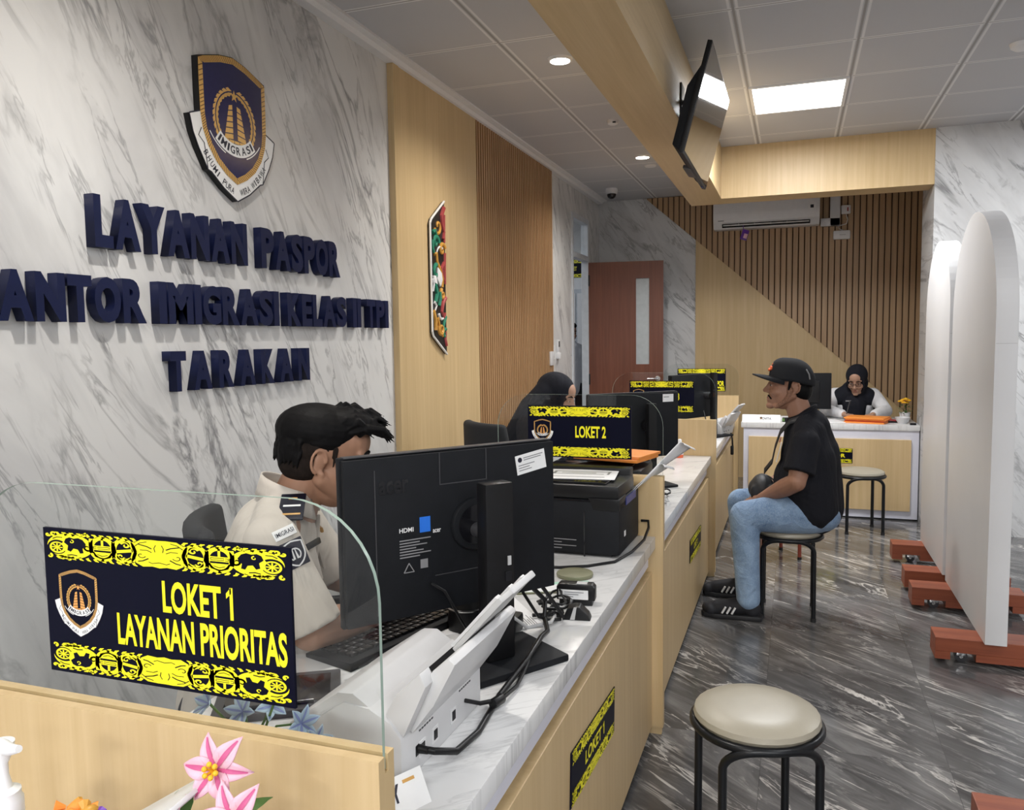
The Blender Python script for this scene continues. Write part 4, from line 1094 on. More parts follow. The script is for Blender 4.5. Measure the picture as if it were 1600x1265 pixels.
# ---- white document scanner, seen from behind
def scanner(label, loc, rz, dark=False, s=1.0):
    t = thing('document_scanner', label, 'scanner', loc, (0, 0, rz)); t.scale = (s, s, s)
    wt = .305
    # side profile in (y,z): y back = 0 (towards the customers) to front = +.20
    body = [(.0, .0), (.0, .075), (.018, .098), (.055, .116), (.10, .120), (.19, .060), (.205, .025), (.205, .0)]
    MB().prism(body, -wt / 2, wt / 2, 'x', bev=.006).build('body', 'grey_plastic' if dark else 'ivory', t, 30)
    MB().prism([(.030, .100), (.085, .134), (.112, .132), (.206, .068), (.198, .052), (.10, .112)], -wt / 2 + .004, wt / 2 - .004, 'x', bev=.005).build('front_cover', 'ivory', t, 30)
    MB().prism([(-.002, .070), (.016, .100), (-.040, .176), (-.066, .198), (-.078, .190), (-.040, .120)], -wt / 2 + .03, wt / 2 - .012, 'x', bev=.004).build('paper_chute', 'ivory', t, 30)
    MB().prism([(.008, .100), (.034, .112), (.012, .140), (-.004, .136)], -wt / 2 + .05, wt / 2 - .03, 'x').build('feed_slot', 'black', t, 0)
    MB().prism([(-.036, .170), (-.030, .176), (-.112, .268), (-.120, .262)], -wt / 2 + .12, wt / 2 - .04, 'x', bev=.002).build('chute_extension', 'grey_plastic', t, 30)
    for x in (-.02, .04, .095): MB().prism([(-.030, .177), (-.026, .180), (-.104, .267), (-.109, .265)], x - .008, x + .008, 'x').build('chute_rail', 'ivory', t, 0)
    MB().box((.065, -.116, .265), (.10, .012, .012), .003, (R(-40), 0, 0)).build('extension_end', 'ivory', t, 30)
    for x in (-wt / 2 + .022, wt / 2 - .018): MB().prism([(.0, .075), (.03, .106), (.012, .140), (-.030, .180), (-.040, .160)], x - .016, x + .016, 'x', bev=.003).build('chute_side', 'ivory', t, 30)
    for k, x in enumerate((-.085, -.04, .03)):
        p = empty('port', (x, 0, .032), (0, 0, 0), t)
        MB().box2((-.011, -.0012, -.013), (.011, .0008, .013), .0005).build('port_plate', 'white', p, 0); MB().box2((-.006, -.002, -.008), (.006, -.001, .008)).build('port_opening', 'black', p, 0)
    vt = MB()
    for g in (-.095, .055):
        for k in range(6):
            for r_ in range(2): vt.box2((g + k * .0085, -.0008, .062 + r_ * .007), (g + k * .0085 + .0055, .001, .0645 + r_ * .007))
    tag(vt.build('vent_slots', 'dark_grey', t, 0), kind='stuff')
    return t
SC_ROT = math.atan2(.331, .010)
SC = scanner('white sheet-feed document scanner on the nearest counter, its back to the customers', (-.577, 1.262, .738), R(88.5), s=1.06)

# ---- black inkjet printers
def printer(label, loc, rz, w=.40, d=.36, h=.225, lid=True):
    t = thing('printer', label, 'printer', loc, (0, 0, rz))
    MB().prism([(-w / 2, -d / 2), (w / 2, -d / 2), (w / 2, d / 2), (-w / 2, d / 2)], .008, h * .72, 'z', bev=.012).build('body', 'black_matte', t, 30)
    MB().box2((-w / 2 + .03, -d / 2 + .02, 0), (w / 2 - .03, d / 2 - .02, .012)).build('feet', 'sole', t, 0)
    MB().box2((-w / 2 + .004, -d / 2 + .004, h * .722), (w / 2 - .004, d / 2 - .06, h * .90), .01).build('lid_unit', 'black', t, 30)
    MB().box2((-w / 2 + .02, -d / 2 + .02, h * .90), (w / 2 - .05, d / 2 - .09, h * .93), .004).build('glass_cover', 'black_gloss', t, 30)
    MB().box2((-w / 2 + .012, -d / 2 - .001, h * .70), (w / 2 - .012, -d / 2 + .01, h * .712)).build('seam', 'black_gloss', t, 0)
    MB().box2((-w / 2 + .03, d / 2 - .055, h * .6), (w / 2 - .02, d / 2, h * .98), .006).build('rear_feed', 'black', t, 30)
    return t
P1 = printer('black inkjet printer on the nearest counter with a printed sheet lying on top', (-.724, 2.672, .738), R(-1.5), .41, .30, .262)
MB().box2((.085, -.1515, .0), (.09, -.1495, .15)).build('panel_seam', 'black_gloss', P1, 0)
for k in range(4): MB().box2((-.115 , -.1512, .052 - k * .010), (.06 - (k % 2) * .05, -.1498, .0545 - k * .010)).build('print_line', 'print_grey', P1, 0)
MB().box2((.2048, -.085, .06), (.2062, -.065, .078)).build('side_sticker', 'print_white', P1, 0)
MB().prism([(.10, .195), (.205, .195), (.205, .155), (.12, .155)], -.152, -.05, 'y', bev=.004).build('hinge_block', 'black', P1, 30)
MB().prism([(.17, .15), (.207, .16), (.207, .185), (.19, .185)], -.06, .09, 'y').build('inner_guide', 'blue', P1, 0)
o = MB().prism([(-.15, -.10), (.14, -.09), (.13, .105), (-.155, .09)], 0, .0012, 'z').build('paper_sheet', 'paper', None, 0, (-.70, 2.668, .738 + .2455), (0, 0, R(4)))
tag(o, 'printed white sheet lying on top of the nearer black printer', 'paper')
pr = MB()
for a_, b_ in (((-.09, .05), (.11, .055)), ((-.09, -.0), (.09, .0)), ((-.10, -.055), (.10, -.05))): pr.box2((a_[0], a_[1], .0012), (b_[0], a_[1] + .007, .0017))
pr.box2((-.09, .0, .0012), (-.08, .05, .0017)).box2((.10, .0, .0012), (.108, .055, .0017)).build('print_frame', 'print_grey', o, 0); MB().box2((-.06, .016, .0012), (.06, .036, .0016)).build('print_band', 'grey_plastic', o, 0)
# sheets standing in the rear feed, fanning up and curling over at their ends
def curled_sheet(B0, B1, T0, T1, curl_, label):
    B0, B1, T0, T1 = map(Vector, (B0, B1, T0, T1)); n = 20
    rows = []
    for i in range(n + 1):
        s = i / n; q = min(s / .78, 1.0)
        a, b = B0.lerp(T0, q), B1.lerp(T1, q)
        if s > .78:
            th = (s - .78) / .22 * R(150); rr = curl_
            u = ((T0 + T1) / 2 - (B0 + B1) / 2).normalized(); nn = (T1 - T0).cross(u).normalized()
            if nn.x < 0: nn = -nn
            off = u * (rr * math.sin(th)) + nn * (rr * (1 - math.cos(th)))
            a = a + off; b = b + off
        rows.append([a.lerp(b, j / 6) for j in range(7)])
    o = link('paper_sheet', MB().quads(rows).mesh('sheet', 60), 'paper'); so = o.modifiers.new('s', 'SOLIDIFY'); so.thickness = .0009
    return tag(o, label, 'paper')
curled_sheet((-.543, 2.71, .900), (-.563, 2.815, .900), (-.395, 2.95, 1.066), (-.366, 3.05, 1.033), .012, 'longest white sheet fanning up from the nearer printer, its end curled over')
curled_sheet((-.538, 2.70, .897), (-.556, 2.80, .897), (-.452, 2.85, 1.000), (-.430, 2.95, .975), .012, 'shorter curled white sheet below the longest one at the nearer printer')
P2 = printer('black printer on the second counter behind the LOKET 2 sign', (-.735, 3.16, .738), R(0), .40, .32, .235)

# ---- second and third monitors
t, w, z0, z1 = screen_monitor('black monitor seen from behind on the second counter', (-.915, 3.70), (-.535, 4.02), 1.185, .865)
MB().box2((.04, -.065, .012), (.085, -.03, z1 - .05), .006).build('column', 'black', t, 30); MB().prism([(-.09, -.16), (.15, -.15), (.15, .03), (-.09, .03)], 0, .012, 'z', bev=.003).build('stand_base', 'black_matte', t, 30)
MB().cyl((.0625, -.03, z0 + .16), (.0625, .0, z0 + .16), .03).build('mount_arm', 'black', t)
MB().box2((.155, -.0012, z1 - .05), (.215, 0, z1 - .012)).build('asset_sticker', 'print_white', t, 0); MB().box2((.16, -.0016, z1 - .028), (.19, -.0008, z1 - .024)).build('sticker_print', 'print_grey', t, 0)
t, w, z0, z1 = screen_monitor('black monitor seen edge-on behind the LOKET 3 sign', (-.80, 5.62), (-.545, 6.05), 1.185, .87)
MB().box2((.12, -.085, .012), (.165, -.05, z1 + .01), .006).build('column', 'black', t, 30); MB().prism([(-.02, -.17), (.24, -.17), (.24, .03), (-.02, .03)], 0, .012, 'z', bev=.003).build('stand_base', 'black_matte', t, 30)
MB().cyl((.1425, -.05, z0 + .16), (.1425, .0, z0 + .16), .03).build('mount_arm', 'chrome', t)
o = MB().tube([(-.60, 5.80, .93), (-.575, 5.74, .86), (-.58, 5.72, .78), (-.60, 5.80, .745)], .004).build('monitor_cable', 'black'); tag(o, 'black cable hanging behind the monitor at the third counter', 'cable')
scanner('light grey document scanner with raised tray on the third counter', (-.455, 6.05, .738), R(75), True, .82)
o = MB().tube([(-.50, 6.22, .80), (-.47, 6.25, .745), (-.452, 6.28, .742), (-.44, 6.3, .70), (-.437, 6.31, .62), (-.43, 6.3, .60), (-.437, 6.29, .68), (-.455, 6.27, .743), (-.49, 6.25, .744)], .0045).build('scanner_cable', 'black'); tag(o, 'black cable looping over the front edge of the third counter', 'cable')
o = MB().box2((-.012, -.014, -.035), (.012, .014, .035), .008).build('cable_adapter', 'black', None, 30, (-.438, 6.305, .585)); tag(o, 'small black adapter hanging from the cable over the third counter edge', 'adapter')
# ---- things on the second and third counters
def folder_stack(loc, rz, n, label, w=.33, d=.24, top='orange_paper', bend=0, group=None):
    for k in range(n):
        t = link('folder', MB().box2((-w / 2, -d / 2, 0), (w / 2, d / 2, .011), .002).mesh('folder', 30), top if k == n - 1 or k % 2 == 0 else 'orange_dark', None, (loc[0] + .006 * ((k * 7) % 3 - 1), loc[1] + .008 * ((k * 5) % 3 - 1), loc[2] + k * .0115), (0, 0, rz + R(3 * ((k * 3) % 3 - 1))))
        nm = 'bottom' if k == 0 else 'top' if k == n - 1 else ['second', 'third', 'fourth', 'fifth', 'sixth', 'seventh', 'eighth', 'ninth', 'tenth', 'eleventh', 'twelfth', 'thirteenth', 'fourteenth'][k - 1] + ' from the bottom'
        tag(t, f'orange document folder {label}, {nm} of its stack', 'folder', group)
folder_stack((-.665, 3.17, .971), R(-12), 2, 'lying on the printer behind the LOKET 2 sign', .28, .20, group='folders on the second counter')
folder_stack((-.67, 5.17, .738), R(4), 15, 'behind the LOKET 3 divider', .34, .25, group='folders on the third counter')
t = thing('glue_bottle', 'small orange glue bottle with white cap by the third divider', 'bottle', (-.635, 4.80, .738))
MB().lathe([(0, 0), (.02, 0), (.022, .01), (.022, .06), (.015, .075)]).build('bottle_body', 'orange_flower', t); MB().lathe([(.012, .072), (.012, .105), (.008, .11), (0, .11)]).build('cap', 'white', t); MB().lathe([(.0225, .02), (.0228, .022), (.0228, .05), (.0225, .052)], cap=False).build('bottle_label', 'print_white', t)
random.seed(3)
def cable_tangle(c, n, label, mat, r=.003, spread=.09):
    for k in range(n):
        a0 = random.random() * 6.28; pts = []
        rr = spread * (.4 + .4 * random.random()); cx_, cy_ = c[0] + random.uniform(-.02, .02), c[1] + random.uniform(-.05, .05)
        for j in range(22):
            a = a0 + j * .42; q = rr * (1 + .25 * math.sin(j * 1.3 + k))
            pts.append((cx_ + q * .55 * math.cos(a), cy_ + q * math.sin(a), c[2] + r + .008 * k + .006 * (1 + math.sin(j * .9 + k))))
        o = MB().tube(pts, r, 8).build('cable', mat); tag(o, label, 'cable', 'cable coils: ' + label)
cable_tangle((-.535, 3.42, .738), 3, 'loose grey and white cable coil on the second counter behind the divider', 'grey_plastic', .003, .075)
cable_tangle((-.55, 3.60, .738), 2, 'loose black cable coil beside the monitor base on the second counter', 'black', .0035, .06)

# ---- cables and small things on the first counter
o = MB().tube([(-.585, 1.16, .775), (-.555, 1.165, .772), (-.53, 1.20, .758), (-.53, 1.30, .744), (-.545, 1.45, .744), (-.535, 1.60, .762), (-.535, 1.70, .775), (-.55, 1.80, .752), (-.575, 1.86, .76), (-.58, 1.88, .80), (-.615, 1.80, .88), (-.655, 1.72, .94)], .0062, 10).build('power_cable', 'black'); tag(o, 'thick black power cable running from the white scanner past the monitor base', 'cable')
t = thing('power_plug', 'black plug pushed into the back of the white scanner', 'plug', (-.601, 1.16, .775), (0, 0, 0)); MB().box2((.001, -.013, -.010), (.022, .013, .010), .003).build('plug_body', 'black', t, 30); MB().cyl((.02, 0, 0), (.038, .0, -.001), .008, .006).build('strain_relief', 'black', t)
o = MB().tube([(-.578, 1.345, .777), (-.55, 1.36, .768), (-.53, 1.42, .752), (-.525, 1.50, .746), (-.53, 1.58, .757), (-.54, 1.66, .77)], .0042, 8).build('power_cable', 'black'); tag(o, 'thinner black cable with a ferrite bead behind the white scanner', 'cable')
MB().cyl((-.0, -.018, 0), (.006, .018, -.003), .010, .010, bev=.003).build('ferrite_bead', 'black', o, loc=(-.535, 1.405, .7565))
for k, (pts, r_, m_, lab) in enumerate((
    ([(-.62, 1.80, .93), (-.585, 1.84, .86), (-.555, 1.87, .80), (-.54, 1.90, .755), (-.58, 1.93, .747), (-.62, 1.90, .75)], .005, 'black', 'black cable dropping from the monitor column to the counter, the right one'),
    ([(-.63, 1.78, .92), (-.61, 1.80, .84), (-.585, 1.84, .77), (-.57, 1.88, .75), (-.545, 1.9, .747)], .004, 'black', 'black cable dropping from the monitor column to the counter, the middle one'),
    ([(-.645, 1.75, .95), (-.635, 1.76, .86), (-.63, 1.77, .79), (-.60, 1.80, .755), (-.56, 1.86, .752), (-.565, 1.93, .75)], .0045, 'grey_plastic', 'grey cable curving down beside the monitor column'),
    ([(-.745, 1.57, .92), (-.72, 1.585, .90), (-.70, 1.62, .83), (-.68, 1.65, .77), (-.66, 1.69, .748)], .0032, 'black', 'thin black cable plugged into the back of the big monitor'))):
    o = MB().tube(pts, r_, 8).build('cable', m_); tag(o, lab, 'cable')
cable_tangle((-.585, 1.93, .740), 4, 'black cable coil on the marble behind the monitor base', 'black', .0032, .075)
o = MB().tube([(-.508, 2.86 - .04, .80), (-.485, 2.835, .797), (-.478, 2.80, .78), (-.483, 2.74, .752), (-.50, 2.60, .7425), (-.53, 2.47, .742), (-.60, 2.40, .742), (-.68, 2.36, .742), (-.75, 2.35, .742)], .0048, 8).build('power_cable', 'black'); tag(o, 'black power cable running along the counter in front of the printer', 'cable')
t = thing('card_reader', 'small black reader with a white asset label on the nearest counter', 'card reader', (-.545, 2.055, .738), (0, 0, R(6)))
MB().prism([(-.052, .014), (.052, .014), (.052, .05), (.044, .058), (-.044, .058), (-.052, .05)], -.018, .018, 'y', bev=.004).build('body', 'black', t, 30); MB().box2((-.046, -.0195, .018), (.034, -.0180, .043)).build('label_sheet', 'print_white', t, 0)
for k in range(3): MB().box2((-.03, -.0202, .036 - k * .006), (.022 - k * .014, -.0193, .038 - k * .006)).build('print_line', 'print_grey', t, 0)
MB().box2((.002, -.014, .058), (.03, .008, .0595)).build('top_sticker', 'grey_plastic', t, 0); MB().box2((-.045, -.015, 0), (.045, .015, .015), .003).build('foot', 'black', t, 30)
t = thing('device_stand', 'small black wedge-shaped device cradle in front of the reader', 'cradle', (-.515, 1.945, .738), (0, 0, R(8)))
MB().prism([(-.036, 0), (.036, 0), (.030, .014), (.008, .034), (-.004, .034), (-.022, .03)], -.018, .022, 'y', bev=.002).build('wedge', 'black', t, 30); MB().prism([(-.016, .002), (-.004, .002), (.001, .034), (-.006, .034)], -.0192, -.0178, 'y').build('clear_tab', 'grey_plastic', t, 0)
t = thing('paper_sheet', 'green and white printed form lying on the counter behind the monitor', 'paper', (-.645, 2.17, .738), (0, 0, R(24))); MB().box2((-.11, -.045, 0), (.11, .045, .003)).build('sheet', 'green_paper', t, 0); MB().box2((-.105, -.04, .003), (.06, .02, .0035)).build('white_area', 'paper', t, 0); MB().box2((-.11, -.052, 0), (.11, -.045, .004)).build('edge_strip', 'olive', t, 0)
t = thing('round_card', 'olive round-topped card lying by the green form', 'card', (-.615, 2.30, .738), (0, 0, R(15))); MB().prism([(.055 * math.cos(R(a)), .055 * math.sin(R(a))) for a in range(0, 360, 15)], 0, .012, 'z', bev=.004).build('card', 'olive', t, 30)
t = thing('paper_sheet', 'white paper sheet under the monitor, near its left lower corner', 'paper', (-.80, 1.86, .738), (0, 0, R(45))); MB().box2((-.15, -.10, 0), (.15, .10, .0015)).build('sheet', 'paper', t, 0)
t = thing('paper_sheet', 'white printed sheet showing under the monitor next to the column', 'paper', (-.73, 1.93, .7398), (0, 0, R(38))); MB().box2((-.05, -.15, 0), (.08, .11, .0015)).build('sheet', 'paper', t, 0)
for k in range(8): MB().box2((.02 + k * .0065, -.13, .0015), (.0225 + k * .0065, -.06 - (k % 3) * .015, .0018)).build('print_line', 'print_grey', t, 0)
# card with a QR-less face leaning at the near end of the counter
t = thing('info_card', 'white card with dark lettering standing on the counter beside the divider', 'card', (-.548, 1.04, .742), (R(58), 0, R(62)))
MB().box2((-.05, -.035, -.001), (.05, .05, .001)).build('card_sheet', 'print_white', t, 0); link('card_lettering', text_mesh('NY', .036, .026, 0, .03, 'C', -.014, .026, .0014), 'print_dark', t); MB().box2((.022, -.026, .001), (.044, -.018, .0015)).build('print_bar', 'print_dark', t, 0)
MB().box2((.012, .036, .001), (.034, .041, .0015)).build('print_line', 'gold', t, 0)

# ---- reception desk items
t = thing('name_plate', 'white name plate reading NOVITA at the left end of the reception desk', 'name plate', (-.25, 6.875, .748))
MB().prism([(0, 0), (.055, 0), (.036, .058), (.03, .058)], -.15, .15, 'x', bev=.001).build('plate', 'print_white', t, 0)
pt = R(90) - math.atan2(.03, .058) * 1.0
sl_ = (math.pi / 2 - math.atan2(.03, .058), 0, 0)
link('plate_lettering', text_mesh('NOVITA', .09, .021, 0, .03, 'C', .035, .030, .0006), 'print_dark', t, (0, 0, 0), sl_)
emblem(link('emblem_print', MB().box2((-.014, -.016, -.0003), (.014, .016, 0)).mesh('m', 0), 'print_white', t, (0, .0155, .030), sl_), (0, 0, .0006), .018, .03, only=('motto_ribbon', 'rope_border', 'gate_towers'))
for k in range(4): MB().box2((-.012, .0, .0003), (.012, .0012, .0008)).build('print_line', 'print_grey', t, 0, (.115, .0155 + .0013 * (k - 1.5) * 2.6, .030 + .0052 * (k - 1.5)), sl_)
t = thing('desk_monitor', 'black monitor seen from behind on the reception desk, behind the seated man', 'monitor', (.165, 7.25, .748), (0, 0, R(3)))
MB().box2((-.26, 0, .08), (.135, .03, .385), .006).build('housing', 'black_matte', t, 30); MB().box2((-.16, -.012, .14), (.04, .001, .32), .006).build('rear_panel', 'black', t, 30); MB().box2((-.10, .0, .01), (-.02, .025, .15), .004).build('neck', 'black', t, 30); MB().box2((-.18, -.07, 0), (.06, .12, .012), .004).build('stand_base', 'black', t, 30)
MB().box2((-.255, .03, .09), (.13, .031, .38)).build('screen', 'screen', t, 0)
folder_stack((.565, 7.02, .748), R(-14), 4, 'on the reception desk', .30, .23, group='folders on the reception desk')
for k, (loc, rz, lab) in enumerate((((.26, 7.03, .748), 15, 'white document sheets on the reception desk beside the folders'), ((-.10, 7.10, .748), -8, 'white paper bundle on the reception desk behind the name plate'))):
    t = thing('paper_sheet', lab, 'paper', loc, (0, 0, R(rz))); MB().box2((-.105, -.13, 0), (.105, .13, .018 if k else .006), .002).build('sheets', 'paper', t, 0)
t = thing('stamp_box', 'small dark box beside the name plate on the reception desk', 'box', (-.055, 6.93, .748)); MB().box2((-.03, -.02, 0), (.03, .02, .035), .003).build('box_body', 'black', t, 30); MB().box2((-.031, -.0205, .005), (-.012, -.0198, .03)).build('box_label', 'leaf', t, 0)
t = thing('flower_pot', 'small white pot of yellow flowers at the right end of the reception desk', 'flower pot', (.845, 7.11, .748))
MB().lathe([(0, 0), (.03, 0), (.042, .075), (.038, .075), (.03, .012), (0, .012)]).build('pot', 'white', t)
random.seed(11)
lf = MB()
for k in range(46):
    a = random.random() * 6.28; r_ = random.uniform(.005, .05); z = random.uniform(.07, .14); b = random.uniform(-.6, .9)
    c = Vector((r_ * math.cos(a), r_ * math.sin(a), z)); u = Vector((math.cos(a) * math.cos(b), math.sin(a) * math.cos(b), math.sin(b))); v = Vector((-math.sin(a), math.cos(a), 0))
    lf.poly([c - u * .012, c + v * .008, c + u * .018, c - v * .008])
lf.build('foliage', 'leaf', t, 0)
for k in range(7):
    a = k * .9 + .3; r_ = .012 + .022 * ((k * 5) % 4) / 3; c = (r_ * math.cos(a), r_ * math.sin(a), .155 + .028 * ((k * 3) % 4) / 3)
    fm = MB()
    for j in range(6):
        b = j * 1.047; fm.sphere((c[0] + .011 * math.cos(b), c[1] + .011 * math.sin(b), c[2]), (.010, .010, .007), 8)
    fm.sphere((c[0], c[1], c[2] + .004), .008, 8).build('blossom', 'yellow_petal', t)
t = thing('glass_bowl', 'small pale bowl in front of the flower pot on the reception desk', 'bowl', (.815, 6.99, .748))
MB().lathe([(0, .0), (.03, .0), (.05, .03), (.056, .048), (.053, .048), (.046, .03), (.028, .006), (0, .006)]).build('bowl', 'ivory', t)
for k in range(7): MB().sphere((.022 * math.cos(k * .9), .022 * math.sin(k * .9), .022 + .004 * (k % 3)), .010, 10).build('sweet', ['ochre_craft', 'ivory', 'olive'][k % 3], t)
t = thing('stapler', 'small dark red stapler on the reception desk left of the bowl', 'stapler', (.735, 7.02, .748), (0, 0, R(10))); MB().box2((-.045, -.012, 0), (.045, .012, .012), .003).build('stapler_base', 'black', t, 30); MB().box((0, 0, .021), (.085, .022, .014), .005, (0, R(6), 0)).build('stapler_arm', 'red_craft', t, 30)
o = MB().box2((-.022, -.012, 0), (.022, .012, .016), .003).build('eraser', 'black', None, 30, (.875, 6.865, .748)); tag(o, 'tiny black block on the front right corner of the reception desk', 'eraser')

# ================================================================== chairs behind the counters
def office_chair(loc, rz, label, hb=1.02):
    t = thing('office_chair', label, 'chair', loc, (0, 0, rz))
    # local +x is the way the sitter faces
    MB().prism([(-.23, -.22), (.24, -.23), (.26, 0), (.24, .23), (-.23, .22)], .43, .50, 'z', bev=.03).build('seat', 'fabric_black', t, 30)
    rows = []
    for i in range(9):
        s = i / 8; z = .56 + (hb - .56) * s; hw = .215 * (1 - .28 * max(0, s - .5) ** 1.2 * 1.4) * (.86 + .14 * min(1, s * 4)); row = []
        for j in range(9):
            v = j / 8 * 2 - 1
            row.append((-.235 - .05 * s - .045 * (1 - v * v), hw * v, z))
        rows.append(row)
    me = MB().quads(rows).mesh('back', 60); b = link('backrest', me, 'fabric_black', t); so = b.modifiers.new('s', 'SOLIDIFY'); so.thickness = .05; so.offset = 0
    bv = b.modifiers.new('b', 'BEVEL'); bv.width = .02; bv.segments = 3
    MB().tube([(-.10, 0, .42), (-.29, 0, .45), (-.32, 0, .60), (-.32, 0, .75)], .018).build('back_support', 'black', t)
    MB().cyl((0, 0, .08), (0, 0, .43), .028).build('gas_column', 'black_metal', t)
    for k in range(5):
        a = R(72 * k); lg = MB().cyl((0, 0, .095), (.29 * math.cos(a), .29 * math.sin(a), .065), .026, .018).build('base_leg', 'black', t)
        MB().cyl((.29 * math.cos(a) - .012 * math.sin(a), .29 * math.sin(a) + .012 * math.cos(a), .026), (.29 * math.cos(a) + .012 * math.sin(a), .29 * math.sin(a) - .012 * math.cos(a), .026), .026).build('castor', 'sole', lg)
    for s in (1, -1): MB().tube([(-.05, .24 * s, .46), (-.03, .275 * s, .52), (-.03, .28 * s, .66), (.0, .28 * s, .68), (.14, .28 * s, .68)], .014).build('armrest', 'black', t)
    return t

# ================================================================== people
def HM(c, yaw, pitch=0, roll_=0, s=1.0):
    return Matrix.Translation(c) @ Matrix.Rotation(R(yaw), 4, 'Z') @ Matrix.Rotation(R(pitch), 4, 'Y') @ Matrix.Rotation(R(roll_), 4, 'X') @ Matrix.Scale(s, 4)
def head_shape(mb, Mx, female=False, neck=None, ears=True):
    """skull, face, nose, lips, ears in the head frame (x forward, y left, z up, origin mid-head)"""
    h = MB(); k = .94 if female else 1.0
    h.sphere((-.012, 0, .036), (.099, .077 * k, .086), 24); h.sphere((.022, 0, -.03), (.072, .066 * k, .088), 24)
    h.sphere((.03, 0, .045), (.066, .066 * k, .060), 20)
    for s in (1, -1):
        h.capsule((-.012, s * .060 * k, -.045), (.055, s * .026, -.098), .020, .016)
        h.sphere((.056, s * .036, -.030), (.034, .030, .028)); h.capsule((.055, s * .020, -.07), (.078, 0, -.075), .022)
        h.capsule((.086, s * .014, .024), (.070, s * .050, .024), .0085)      # brow ridge
        h.sphere((.079, s * .031, .004), (.010, .019, .008))                   # lids
        if not ears: continue
        # ear: plate and rolled rim
        h.sphere((-.022, s * .074 * k, -.006), (.015, .006, .025), 14, (0, 0, s * R(-18)))
        rim = [(-.024 - .017 * math.cos(R(a)), s * (.081 * k + .005 * math.cos(R(a))), -.002 + .028 * math.sin(R(a))) for a in range(-75, 181, 15)]
        h.chain(rim, .0042, 8); h.sphere((-.014, s * .078 * k, -.031), (.008, .005, .009), 10)
    h.chain([(.089, 0, .014), (.100, 0, -.010), (.1105, 0, -.026)], [.008, .009, .0118], 12)
    for s in (1, -1): h.sphere((.100, s * .012, -.031), (.011, .009, .0085), 10)
    h.capsule((.092, -.016, -.062), (.092, .016, -.062), .0072); h.capsule((.090, -.014, -.074), (.090, .014, -.074), .0085)
    h.sphere((.080, 0, -.100), (.022, .026, .018), 14)
    mb._merge(h.bm, Mx)
    if neck: mb.chain(neck[0], neck[1], 20)
def face_parts(t, Mx, loc, brow='hair', eyes_down=False, female=False, eyes=True):
    Ml = Matrix.Translation(-Vector(loc)) @ Mx
    for s in (1, -1):
        if eyes:
            e = MB(); e.sphere((.0800, s * .0315, .002), (.0105, .0145, .0055 if not eyes_down else .0035), 12); e._merge(bmesh.new()); me = e.mesh('eye'); me.transform(Ml); eo = link('eye', me, 'eye_white', t)
            e = MB(); e.sphere((.0890, s * .0315, .002), (.003, .0058, .0052 if not eyes_down else .003), 10); me = e.mesh('iris'); me.transform(Ml); link('iris', me, 'iris', eo)
        e = MB(); e.chain([(.092, s * .014, .025), (.091, s * .030, .030), (.078, s * .048, .024)], [.0035, .0042, .002], 8); me = e.mesh('brow'); me.transform(Ml); link('eyebrow', me, brow, t)
    e = MB(); e.capsule((.0955, -.013, -.0625), (.0955, .013, -.0625), .0048); e.capsule((.094, -.011, -.0735), (.094, .011, -.0735), .0056); me = remesh(e, .0016, 3, 'lips'); me.transform(Ml); link('lips', me, 'lip', t)
def hand(mb, wrist, d, n, thumb, curl_=.5, s=1.0, spread=.10, splay=(0, 0, 0, 0)):
    """palm, four fingers with three bends each, and a thumb leaving the side of the palm near its base; thumb = direction of the thumb side"""
    wrist, d, n = Vector(wrist), Vector(d).normalized(), Vector(n); n = (n - d * n.dot(d)).normalized()
    w = d.cross(n).normalized()
    if w.dot(Vector(thumb)) < 0: w = -w
    mb.capsule(wrist - d * .02 * s, wrist + d * .02 * s, .021 * s, .022 * s)
    offs = (.030, .010, -.010, -.029); lens = ((.043, .027, .021), (.048, .030, .022), (.044, .028, .021), (.034, .021, .018)); r0 = (.0088, .009, .0086, .0076); base = (.082, .086, .083, .075)
    for o_, L_, rr, b, sp in zip(offs, lens, r0, base, splay):
        k = wrist + d * b * s + w * o_ * s
        mb.capsule(wrist + d * .02 * s + w * o_ * .55 * s, k, .0125 * s, .0105 * s, 10)
        dirv = (d + w * (o_ * spread * 30 * .1 + sp)).normalized(); p = k; a = 0
        for j, l in enumerate(L_):
            a += curl_ * (.75, .95, .6)[j]
            q = p + (dirv * math.cos(a) + n * math.sin(a)) * l * s
            mb.capsule(p, q, rr * s * (1 - .1 * j), rr * s * (.92 - .1 * j), 10); p = q
    p = wrist + d * .022 * s + w * .020 * s + n * .006 * s
    for l, v, r_ in ((.044, (d * .62 + w * .72 + n * .35), .0115), (.033, (d * .85 + w * .28 + n * .5), .0098), (.026, (d * .95 + w * .02 + n * .45), .0088)):
        q = p + v.normalized() * l * s; mb.capsule(p, q, r_ * s, r_ * s * .92, 10); p = q
def skin_obj(t, mb, name, mat, loc, voxel=.005, smooth=4, parent=None):
    me = remesh(mb, voxel, smooth, name); me.transform(Matrix.Translation(-Vector(loc)))
    return link(name, me, mat, parent or t)
def local_obj(t, mb, name, mat, loc, smooth=40, parent=None):
    me = mb.mesh(name, smooth); me.transform(Matrix.Translation(-Vector(loc))); return link(name, me, mat, parent or t)
def V(*a): return Vector(a)

